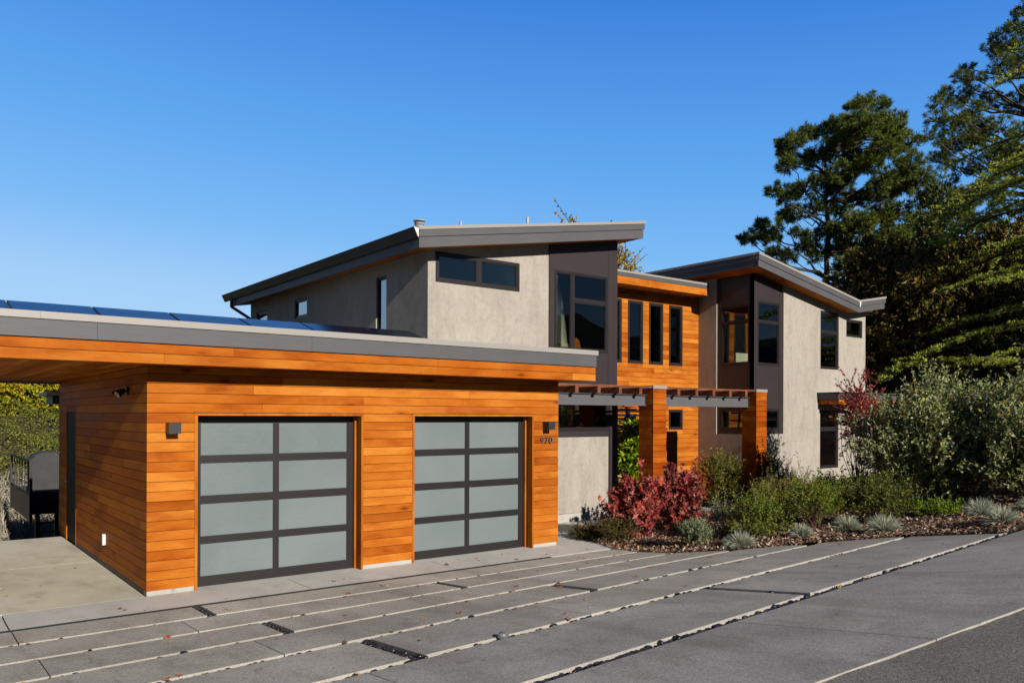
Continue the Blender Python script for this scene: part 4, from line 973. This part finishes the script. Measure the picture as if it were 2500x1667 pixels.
plant('round_shrub', 'small round clipped grey green shrub by the driveway corner', 'shrub', (7.38, -2.12, Z(7.38, -2.12)), .23, .23, .36, 330, 9, .030, .010, LGREYG, 5, tw=.10, up=.9, nst=40, sr=.003, lump=.06, shell=.5, zlo=.0)
plant('nandina', 'orange red nandina in front of the cedar entry wall', 'shrub', (11.9, 1.5, .12), .30, .26, 1.08, 80, 9, .055, .02, LORANGE, 6, tw=.2, up=.9, nst=16, sr=.006, lump=.3)
plant('bronze_shrub', 'rounded bronze green shrub against the brown side wall left of the second pillar', 'shrub', (12.43, 1.36, .14), .53, .5, 1.2, 520, 10, .040, .018, LBRONZ, 7, tw=.18, nst=30, lump=.25, shell=.5)
plant('bronze_shrub', 'feathery dark shrub behind the right side of the second pillar', 'shrub', (14.0, 1.05, .18), .36, .36, 1.12, 200, 9, .045, .012, LDEEP, 8, tw=.22, up=.9, nst=22, lump=.35)
plant('salvia_shrub', 'sparse grey twiggy shrub between the red hydrangea and the green salvia', 'shrub', (8.91, -1.55, Z(8.91, -1.55)), .50, .42, .62, 130, 7, .024, .012, LGREYG, 9, tw=.2, nst=90, sr=.004, stem=STEMG, lump=.35, shell=.25)
plant('salvia_shrub', 'leafy green shrub with red flowers in front of the second pillar', 'shrub', (8.55, -2.45, Z(8.55, -2.45)), .50, .42, .80, 320, 9, .034, .014, LGREEN, 10, tw=.2, up=.6, nst=70, lump=.5, shell=.35, extra=[(FLOWR, 26, .02, 'flowers')])
plant('salvia_shrub', 'tall loose green shrub right behind the small red flowered one', 'shrub', (10.9, -1.3, Z(10.9, -1.3)), .74, .6, .90, 320, 9, .036, .014, LBRONZ, 11, tw=.28, up=.9, nst=70, lump=.5, shell=.3, extra=[(FLOWR, 14, .022, 'flowers')])
plant('salvia_shrub', 'green and brown shrub with bare reddish stems at its foot', 'shrub', (9.25, -2.95, Z(9.25, -2.95)), .44, .4, .84, 250, 8, .032, .013, LGREEN, 12, tw=.2, up=.7, nst=130, sr=.005, zlo=.35, lump=.35, shell=.35, stem=REDSTEM, extra=[(FLOWR, 6, .02, 'flowers')])
plant('dark_shrub', 'dense dark green shrub left of the large flowering shrub', 'shrub', (10.7, -3.2, Z(10.7, -3.2)), .66, .55, .78, 430, 9, .040, .018, LDEEP, 13, tw=.24, up=.6, nst=50, lump=.45, shell=.35)
plant('dark_shrub', 'dark shrub in front of the right stucco wall', 'shrub', (12.4, -1.5, Z(12.4, -1.5)), .60, .6, .72, 480, 9, .042, .017, LGREEN, 14, tw=.24, up=.7, nst=40, lump=.35, shell=.35)
plant('ground_cover', 'patch of bright green low foliage under the large flowering shrub', 'shrub', (11.55, -3.85, Z(11.55, -3.85)), .42, .3, .26, 170, 9, .036, .018, LBRIGHT, 15, tw=.12, up=.5, nst=14, lump=.3)
plant('rose_of_sharon', 'very large pale green shrub with lavender flowers at the right', 'shrub', (13.6, -2.95, Z(13.6, -2.95)), 1.42, 1.15, 2.42, 2000, 9, .056, .033, LPALE, 16, tw=.36, up=.85, nst=120, sr=.012, zlo=.06, lump=.3, shell=.3, stem=STEMG, extra=[(FLOW, 46, .045, 'flowers')])
plant('rose_of_sharon', 'pale green flowering shrub cut by the right edge of the picture', 'shrub', (13.7, -4.6, Z(13.7, -4.6)), 1.15, 1.05, 2.15, 1600, 9, .056, .033, LPALE, 17, tw=.36, up=.85, nst=110, sr=.012, zlo=.06, lump=.3, shell=.3, stem=STEMG, extra=[(FLOW, 26, .045, 'flowers')])
plant('japanese_maple', 'slender red leaved maple in front of the low canopy', 'tree', (14.84, -.62, Z(14.84, -.62)), .52, .5, 2.85, 200, 8, .055, .05, LMAPLE, 18, tw=.34, up=.4, nst=40, sr=.012, zlo=.6, lump=.35, star=True, shell=.3)
plant('side_shrub', 'dark green shrub behind the large flowering shrub, beside the canopy wall', 'shrub', (15.6, -1.3, Z(15.6, -1.3)), .8, .8, 1.7, 620, 9, .05, .024, LDEEP, 19, tw=.28, up=.6, nst=30, lump=.3)
plant('side_shrub', 'dark low shrub in the shade under and behind the right hand flowering shrub', 'shrub', (16.2, -4.2, Z(16.2, -4.2)), 1.7, 1.4, 1.5, 1100, 9, .06, .03, LDEEP, 21, tw=.3, up=.5, nst=30, lump=.3)
# glossy climber in the entry
plant('climbing_fatsia', 'glossy bright green climbing plant in the entry behind the first pillar', 'plant', (11.2, 2.85, .06), .29, .24, 1.92, 330, 8, .15, .055, LFATS, 20, tw=.2, up=-.1, out=.6, nst=12, sr=.012, zlo=.0, lump=.12, shell=.35, lpow=1.1)

# fallen leaves: each its own object, copies share meshes
def fallen():
    rng = np.random.default_rng(77)
    kinds = [('orange red', mat_paint('fallen_leaf_red', (.42, .09, .035), .8, .3, 30)), ('tan', mat_paint('fallen_leaf_tan', (.50, .33, .17), .8, .3, 30)), ('dark brown', mat_paint('fallen_leaf_brown', (.13, .07, .04), .8, .3, 30))]
    meshes = []
    for nm, mt in kinds:
        for star in (0, 1):
            P = np.zeros((1, 3)); A = np.array([[1., 0, 0]]); k = 11
            ang = np.linspace(-2.1, 2.1, k); rad = np.where(np.arange(k) % 2 == 0, 1., .55 if star else .9)*np.cos(ang*.4)
            v = [(0, 0, .002)]+[(math.cos(a)*r*.5, math.sin(a)*r*(.5 if star else .26), .004+rng.uniform(0, .2)*(abs(math.sin(a)))) for a, r in zip(ang, rad)]
            me = D.meshes.new('fallen_leaf'); me.from_pydata([tuple(q) for q in v], [], [(0, i, i+1) for i in range(1, k)]); me.materials.append(mt); meshes.append((nm, me))
    spots = []
    for i in range(90):   # driveway
        y = -.9-abs(rng.normal())*2.2; x = rng.uniform(-3.2, 8.2)
        if y < -6.5: continue
        spots.append((x, y, 'd'))
    for i in range(14): spots.append((rng.uniform(-1, 6.5), rng.uniform(-.75, -.08), 'a'))
    for i in range(24): spots.append((rng.uniform(-2.6, -.15), rng.uniform(.2, 5.5), 'p'))
    for i in range(34):   # caught against the slab edges
        k = rng.integers(1, 7); spots.append((rng.uniform(-2.5, 7), LN[k]-GW[k]*rng.uniform(.1, .8), 'g'))
    lab = {'d': 'lying on the grey driveway slabs', 'a': 'lying on the pale apron by the garage doors', 'p': 'lying on the tan parking pad', 'g': 'caught among the black pebbles in a driveway gap'}
    for x, y, w in spots:
        ki = int(rng.integers(0, 6)) if w != 'p' else int(rng.choice([2, 3, 4, 5])); nm, me = meshes[ki]
        if w == 'd' and x > bound(y)-.1: continue
        o = D.objects.new('fallen_leaf', me); COL.objects.link(o)
        s = rng.uniform(.04, .10)*(1.3 if w == 'g' else 1); o.scale = (s, s, s*rng.uniform(.5, 2.2))
        o.location = (x, y, g(x, y)+.002+(-.012 if w == 'g' else 0)); o.rotation_euler = (rng.uniform(-.3, .3)*(w == 'g'), rng.uniform(-.3, .3)*(w == 'g'), rng.uniform(0, 6.28))
        zone = 'left of the garage corner' if x < 0 else 'before the left door' if x < 2.9 else 'between the two doors' if x < 3.6 else 'before the right door' if x < 5.95 else 'right of the garage'
        if w in 'dg': k = min(6, int(np.searchsorted(-np.array(LN), -y))); where = 'on the %s paving strip, %s' % (['first', 'first', 'second', 'third', 'fourth', 'fifth', 'sixth'][k], zone) if w == 'd' else 'among pebbles in the %s gap, %s' % (['first', 'first', 'second', 'third', 'fourth', 'fifth', 'outermost'][k], zone)
        elif w == 'a': where = 'on the pale apron, '+zone
        else: where = 'on the tan pad, %s and %s' % ('near the wall' if x > -1 else 'away from the wall', 'at the back' if y > 3.8 else 'midway' if y > 1.9 else 'near the front')
        tag(o, '%s %s leaf %s' % ('larger' if s > .075 else 'tiny', nm, where), 'leaf', 'dry leaves fallen on the paving')
fallen()
# smooth dark stone on the driveway gap
sb = D.meshes.new('stone'); bm = bmesh.new(); bmesh.ops.create_icosphere(bm, subdivisions=3, radius=1)
for v in bm.verts: v.co = Vector((v.co.x*.055, v.co.y*.04, v.co.z*.034))*(1+.08*math.sin(v.co.x*7+v.co.y*5))
bm.to_mesh(sb); bm.free(); sb.materials.append(mat_paint('grey_stone', (.16, .165, .18), .4, .2, 12)); [setattr(p, 'use_smooth', True) for p in sb.polygons]
so_ = D.objects.new('stone', sb); COL.objects.link(so_); so_.location = (1.75, LN[5]-.03, g(1.75, LN[5])+.012); tag(so_, 'larger smooth grey stone sitting proud in a driveway gap', 'stone')

# ------------------------------------------------------------------ trees
def scr(px, py, dep):     # place named by bearing and distance from the survey point
    u = (px-1250)/1965.; v = (1014.85-py)/1965.
    return np.array([CAM.x, CAM.y, CAM.z])+(Fv+Rv*u)*dep+np.array([0, 0, v*dep])
def limbs(rng, trunk, targets, r0, jit=.25, nseg=5):
    """tapered limbs from the nearest lower trunk point to each target"""
    P = []; Q = []; A = []; B = []
    for t in targets:
        h = trunk[np.argmin(np.abs(trunk[:, 2]-(t[2]-np.linalg.norm((t-trunk[0])[:2])*.35)))]
        d = np.linalg.norm(t-h); ts = np.linspace(0, 1, nseg+1)[:, None]; mid = (h+t)/2+np.array([0, 0, -.08*d])+rng.normal(size=3)*jit*.4
        C = (1-ts)**2*h+2*ts*(1-ts)*mid+ts**2*t; C[1:-1] += rng.normal(size=(nseg-1, 3))*jit*.35
        rr = r0*(.25+.75*min(1, d/4))*np.linspace(1, .22, nseg+1)
        P += list(C[:-1]); Q += list(C[1:]); A += list(rr[:-1]); B += list(rr[1:])
    return np.array(P), np.array(Q), np.array(A), np.array(B)
def needles(rng, P, A, n, Lg, w, spread=.9):
    k = np.repeat(np.arange(len(P)), n); d = unit(A[k]+rng.normal(size=(len(k), 3))*spread)
    s = unit(np.cross(d, rdir(rng, len(k)))); l = (Lg*rng.uniform(.7, 1.2, len(k)))[:, None]
    p = P[k]+A[k]*(rng.uniform(-.3, .3, len(k))*Lg)[:, None]; m_ = p+d*l*.5
    V = np.stack([p, m_+s*w, p+d*l, m_-s*w], 1).reshape(-1, 3); return V, np.arange(len(V)).reshape(-1, 4)
def pine(label, base, clumps, seed, tufts=34, group=None, mat=None, trunk_top=None, nl=.22, bend=1.2, tr=.22, nn=40):
    """clumps: (x,y,z,r) needle clumps the limbs carry"""
    rng = np.random.default_rng(seed); base = np.array(base, float); cl = np.array(clumps)
    top = cl[np.argmax(cl[:, 2])][:3] if trunk_top is None else np.array(trunk_top)
    ts = np.linspace(0, 1, 14)[:, None]; T = base+(top-base)*ts; T[1:-1] += np.cumsum(rng.normal(size=(12, 3))*.10, 0)*np.array([1, 1, .2])*bend
    root = empty('pine_tree', tuple(base), label, 'tree', group); org = tuple(base)
    rr = tr*np.linspace(1, .15, 14); V1, F1 = tubes(T[:-1], T[1:], rr[:-1], rr[1:], 7)
    P, Q, A, B = limbs(rng, T, cl[:, :3], tr*.30)
    V2, F2 = tubes(P, Q, A, B, 5)
    PP = []; AA = []; TP = []; TQ = []
    for x, y, z, r in cl:
        m_ = int(tufts*r*r*rng.uniform(.8, 1.2))+6; d = rdir(rng, m_); d[:, 2] = d[:, 2]*.8+.15; d = unit(d)
        q = np.array([x, y, z])+d*(r*rng.uniform(.35, 1.0, m_)**.7)[:, None]*np.array([1, 1, .8]); PP.append(q); AA.append(unit(d+np.array([0, 0, .45])+rng.normal(size=(m_, 3))*.3))
        TP.append(np.tile([[x, y, z-.15*r]], (m_, 1))+d*.1*r); TQ.append(q)
    PP = np.concatenate(PP); AA = np.concatenate(AA); TP = np.concatenate(TP); TQ = np.concatenate(TQ)
    V3, F3 = tubes(TP, TQ, .018, .008, 3)
    V, F, M = merge([(V1, F1, 0), (V2, F2, 0), (V3, F3, 0)]); np_mesh('trunk', V, F, BARK, None, root, org, smooth=False)
    V, F = needles(rng, PP, AA, nn, nl, .012); np_mesh('crown', V, F, mat or LPINE, None, root, org)
    return root
def B4(x, y, r, dep, jitd=0):   # clump read off the photograph's crown outline, with its own depth in the crown
    p = scr(1750+x/1.742, y/1.742, dep+jitd); return (*p, r/1.742/1965*dep)
rg = np.random.default_rng(5)
cl = [(640, 425, 42), (600, 455, 48), (690, 450, 38), (760, 500, 42), (740, 560, 58), (505, 525, 42), (470, 560, 45), (380, 575, 50), (330, 600, 42), (285, 620, 38), (600, 545, 72), (680, 540, 60), (540, 610, 70),
      (810, 600, 50), (720, 640, 72), (440, 660, 60), (370, 680, 45), (300, 700, 40), (290, 660, 40), (240, 805, 34), (300, 830, 52), (370, 810, 50), (430, 760, 40), (560, 700, 66), (640, 700, 55), (330, 905, 42), (290, 910, 30), (420, 880, 46), (500, 800, 50),
      (820, 700, 60), (780, 790, 58), (700, 780, 45), (600, 830, 42), (860, 770, 60), (520, 900, 42), (600, 950, 60), (690, 930, 62), (760, 900, 62), (460, 980, 46), (390, 1040, 44), (350, 990, 36), (520, 1040, 52), (640, 1040, 66), (730, 1020, 70), (820, 980, 60), (560, 1120, 50), (660, 1130, 66),
      (190, 965, 40), (165, 1010, 40), (120, 1005, 26), (225, 1010, 40), (255, 960, 26), (250, 1075, 34), (780, 1100, 75), (870, 860, 50), (310, 1085, 30)]
cl += [(rg.uniform(420, 860), rg.uniform(560, 1120), rg.uniform(36, 58)) for _ in range(26)]
clp = [B4(x, y, r*1.12, 34, rg.uniform(-2.2, 2.2)*(1 if r > 40 else .6)) for x, y, r in cl]
bp = scr(2065, 1015, 34.5); pine('large broad pine standing behind the right wing of the house', (bp[0], bp[1], .3), clp, 31, tufts=135, trunk_top=scr(2050, 300, 34))
cl = [(970, 395, 36), (940, 430, 42), (1010, 430, 40), (1065, 285, 30), (1040, 330, 42), (1095, 330, 40), (1080, 390, 50), (1185, 150, 30), (1160, 200, 38), (1215, 200, 46), (1290, 50, 34), (1275, 110, 44), (1340, 30, 50), (1350, 120, 60), (1260, 200, 56), (1190, 270, 44), (1240, 300, 60), (930, 500, 48), (1000, 510, 50), (1080, 470, 52), (1150, 420, 52), (1320, 260, 70), (1380, 380, 80), (1280, 420, 66),
      (920, 580, 46), (1000, 600, 60), (1100, 580, 60), (1200, 540, 60), (1300, 560, 70), (940, 680, 56), (1040, 720, 60), (1160, 700, 66), (1280, 720, 66), (1380, 640, 80), (960, 800, 60), (1080, 830, 56), (1200, 850, 56), (1400, 200, 80), (1400, -60, 60), (1360, -120, 50), (1420, -220, 50), (1000, 900, 60), (900, 950, 55), (1350, 880, 60), (1450, 520, 90), (1480, 50, 80), (1480, 300, 90)]
cl += [(rg.uniform(960, 1300), rg.uniform(480, 1150), rg.uniform(45, 70)) for _ in range(20)]
clp = [B4(x, y, r*1.1, 40, rg.uniform(-2.4, 2.4)) for x, y, r in cl]
bp = scr(2520, 1015, 40.5); pine('tallest dark pine rising past the top right corner behind the cedar', (bp[0], bp[1], .3), clp, 32, tufts=70, trunk_top=scr(2540, -100, 40), tr=.32)
def cedar(label, base, h, seed, zlo=2.4, n=46, lmax=6.2, mat=None):
    rng = np.random.default_rng(seed); base = np.array(base, float); root = empty('cedar_tree', tuple(base), label, 'tree'); org = tuple(base)
    T = base+np.array([[0, 0, z] for z in np.linspace(0, h, 16)]); rr = np.linspace(.38, .05, 16); V1, F1 = tubes(T[:-1], T[1:], rr[:-1], rr[1:], 8)
    P = []; Q = []; A = []; B = []; NP_ = []; NA = []
    for i in range(n):
        t = i/(n-1); z = zlo+(h-zlo-1)*t; L0 = lmax*(1-.72*t**1.4)*rng.uniform(.75, 1.08)
        if i % 2 == 0: az = math.atan2(-Rv[1], -Rv[0])+rng.normal()*.55     # many boughs reach towards the house
        else: az = rng.uniform(0, 6.28)
        d = np.array([math.cos(az), math.sin(az), 0]); sd = np.array([-d[1], d[0], 0]); m_ = 12
        ts = np.linspace(0, 1, m_+1); rise = rng.uniform(-.04, .34)
        C = base+np.array([0, 0, z])+d*(ts*L0)[:, None]; C[:, 2] += rise*L0*ts-rng.uniform(.18, .42)*L0*ts**2.2; C += sd*(rng.normal()*.25*ts**2*L0*.4)[:, None]
        w = .075*L0/5*np.linspace(1, .15, m_+1); P += list(C[:-1]); Q += list(C[1:]); A += list(w[:-1]); B += list(w[1:])
        nb = int(L0*6)
        for j in range(nb):
            tt = .16+.84*(j+rng.uniform())/nb; c = C[0]+0; f = tt*m_; k = min(int(f), m_-1); c = C[k]*(1-(f-k))+C[k+1]*(f-k)
            s = 1 if j % 2 else -1; l2 = L0*.24*(1.1-tt)**.6*rng.uniform(.5, 1.2)+.22
            dd = unit(d*rng.uniform(.35, .9)+sd*s+np.array([0, 0, rng.uniform(-.12, .12)])); e = c+dd*l2+np.array([0, 0, -.10*l2])
            P.append(c); Q.append(e); A.append(.014); B.append(.006)
            q = int(l2/.055)+2; u = np.linspace(.05, 1.05, q)[:, None]; NP_.append(c+(e-c)*u+rng.normal(size=(q, 3))*np.array([.03, .03, .012])); NA.append(unit(dd*.5+np.array([0, 0, .75])+rng.normal(size=(q, 3))*.25))
    V2, F2 = tubes(P, Q, A, B, 4)
    V, F, M = merge([(V1, F1, 0), (V2, F2, 0)]) if F1.shape[1] == F2.shape[1] else (V2, F2, None)
    np_mesh('trunk', V, F, BARK, None, root, org)
    V, F = needles(rng, np.concatenate(NP_), np.concatenate(NA), 8, .10, .011, .8); np_mesh('crown', V, F, mat or LCED, None, root, org)
    return root
bc = scr(2720, 1015, 24); cedar('wide cedar with layered yellow green boughs reaching in from the right edge', (bc[0], bc[1], .4), 17.5, 41, lmax=6.6, n=50)
def leaftree(name, label, base, cr, h, ntw, nlf, ll, lw, mat, seed, zlo=.15, **k):
    return plant(name, label, 'tree', base, cr[0], cr[1], h, ntw, nlf, ll, lw, mat, seed, sr=.06, nst=k.pop('nst', 60), zlo=zlo, stem=k.pop('stem', BARK), **k)
for px, dep, rx, h, sd, lb, mt in ((2190, 30, 2.6, 7.9, 51, 'dark brownish evergreen directly behind the right end of the house', LBROWNG), (2300, 33, 3.1, 9.6, 52, 'dense evergreen between the pine and the cedar', LDEEP),
                                   (2420, 29, 2.9, 8.0, 53, 'dark evergreen behind the large flowering shrub', LBROWNG), (2560, 27, 2.6, 6.2, 54, 'evergreen at the right edge below the cedar boughs', LDEEP)):
    p = scr(px, 1015, dep); leaftree('evergreen_tree', lb, (p[0], p[1], .2), (rx, rx), h, 4200, 13, .16, .06, mt, sd, zlo=.0, tw=.6, up=.3, lump=.22, shell=.45, group='dark evergreens behind the house')
p = scr(1440, 1015, 30); leaftree('sparse_tree', 'nearly bare tree with golden leaves showing above the entry roof', (p[0], p[1], .2), (2.2, 2.2), 8.8, 620, 10, .10, .055, LGOLD, 55, zlo=.55, tw=.6, up=.45, lump=.3, shell=.3, stem=TWIG, nst=150)
p = scr(-30, 1015, 34); leaftree('maple_tree', 'yellow green broadleaf tree seen under the carport roof', (p[0], p[1], 1.4), (4.0, 2.8), 3.5, 4600, 12, .13, .06, LYEL, 56, zlo=.15, tw=.4, up=-.25, lump=.12, shell=.5, nst=30)
p = scr(190, 1015, 36); leaftree('small_tree', 'dull green tree behind the yellow one beside the garage wall', (p[0], p[1], 1.6), (3.2, 2.4), 3.0, 3000, 12, .12, .05, LIVY, 57, zlo=.0, tw=.5, up=.3, lump=.25, shell=.4)
def ivy():
    rng = np.random.default_rng(61); n = 52000; x = rng.uniform(-6, 8, n); y = rng.uniform(21.4, 31, n)
    low = -1.85+np.clip((y-19.8)*.52, 0, 4.2); z = G(x, y)-.10+low*1.0
    z = z+.28*(np.sin(x*2.1+y)*np.cos(y*1.7)+1)*np.clip((y-21.4), 0, 1)+rng.uniform(0, .22, n)
    V, F = leaf_quads(rng, np.stack([x, y, z], 1), unit(rdir(rng, n)+np.array([0, -.3, .3])), rng.uniform(.06, .12, n), rng.uniform(.035, .07, n), .2, .7)
    tag(np_mesh('hillside_ground_cover', V, F, LIVY), 'dull olive ground cover on the bank beyond the parking pad', 'ground cover', kind='stuff')
    n = 4200; x = rng.uniform(-4, 5, n); y = rng.uniform(18.6, 22.6, n); z = G(x, y)-1.95+np.clip((y-19.8)*.52, 0, 4)
    P = np.stack([x, y, z], 1); d = unit(np.stack([rng.normal(size=n)*.8, rng.normal(size=n)*.5-.2, rng.uniform(.3, 1.2, n)], 1)); Q = P+d*rng.uniform(.35, 1.0, n)[:, None]; R_ = Q+unit(d+rng.normal(size=(n, 3))*.7)*rng.uniform(.15, .4, n)[:, None]
    V, F = tubes(np.concatenate([P, Q]), np.concatenate([Q, R_]), .011, .006, 3)
    tag(np_mesh('dry_brush', V, F, DRYT), 'tangle of pale dry twigs at the foot of the bank', 'dry brush', kind='stuff')
ivy()
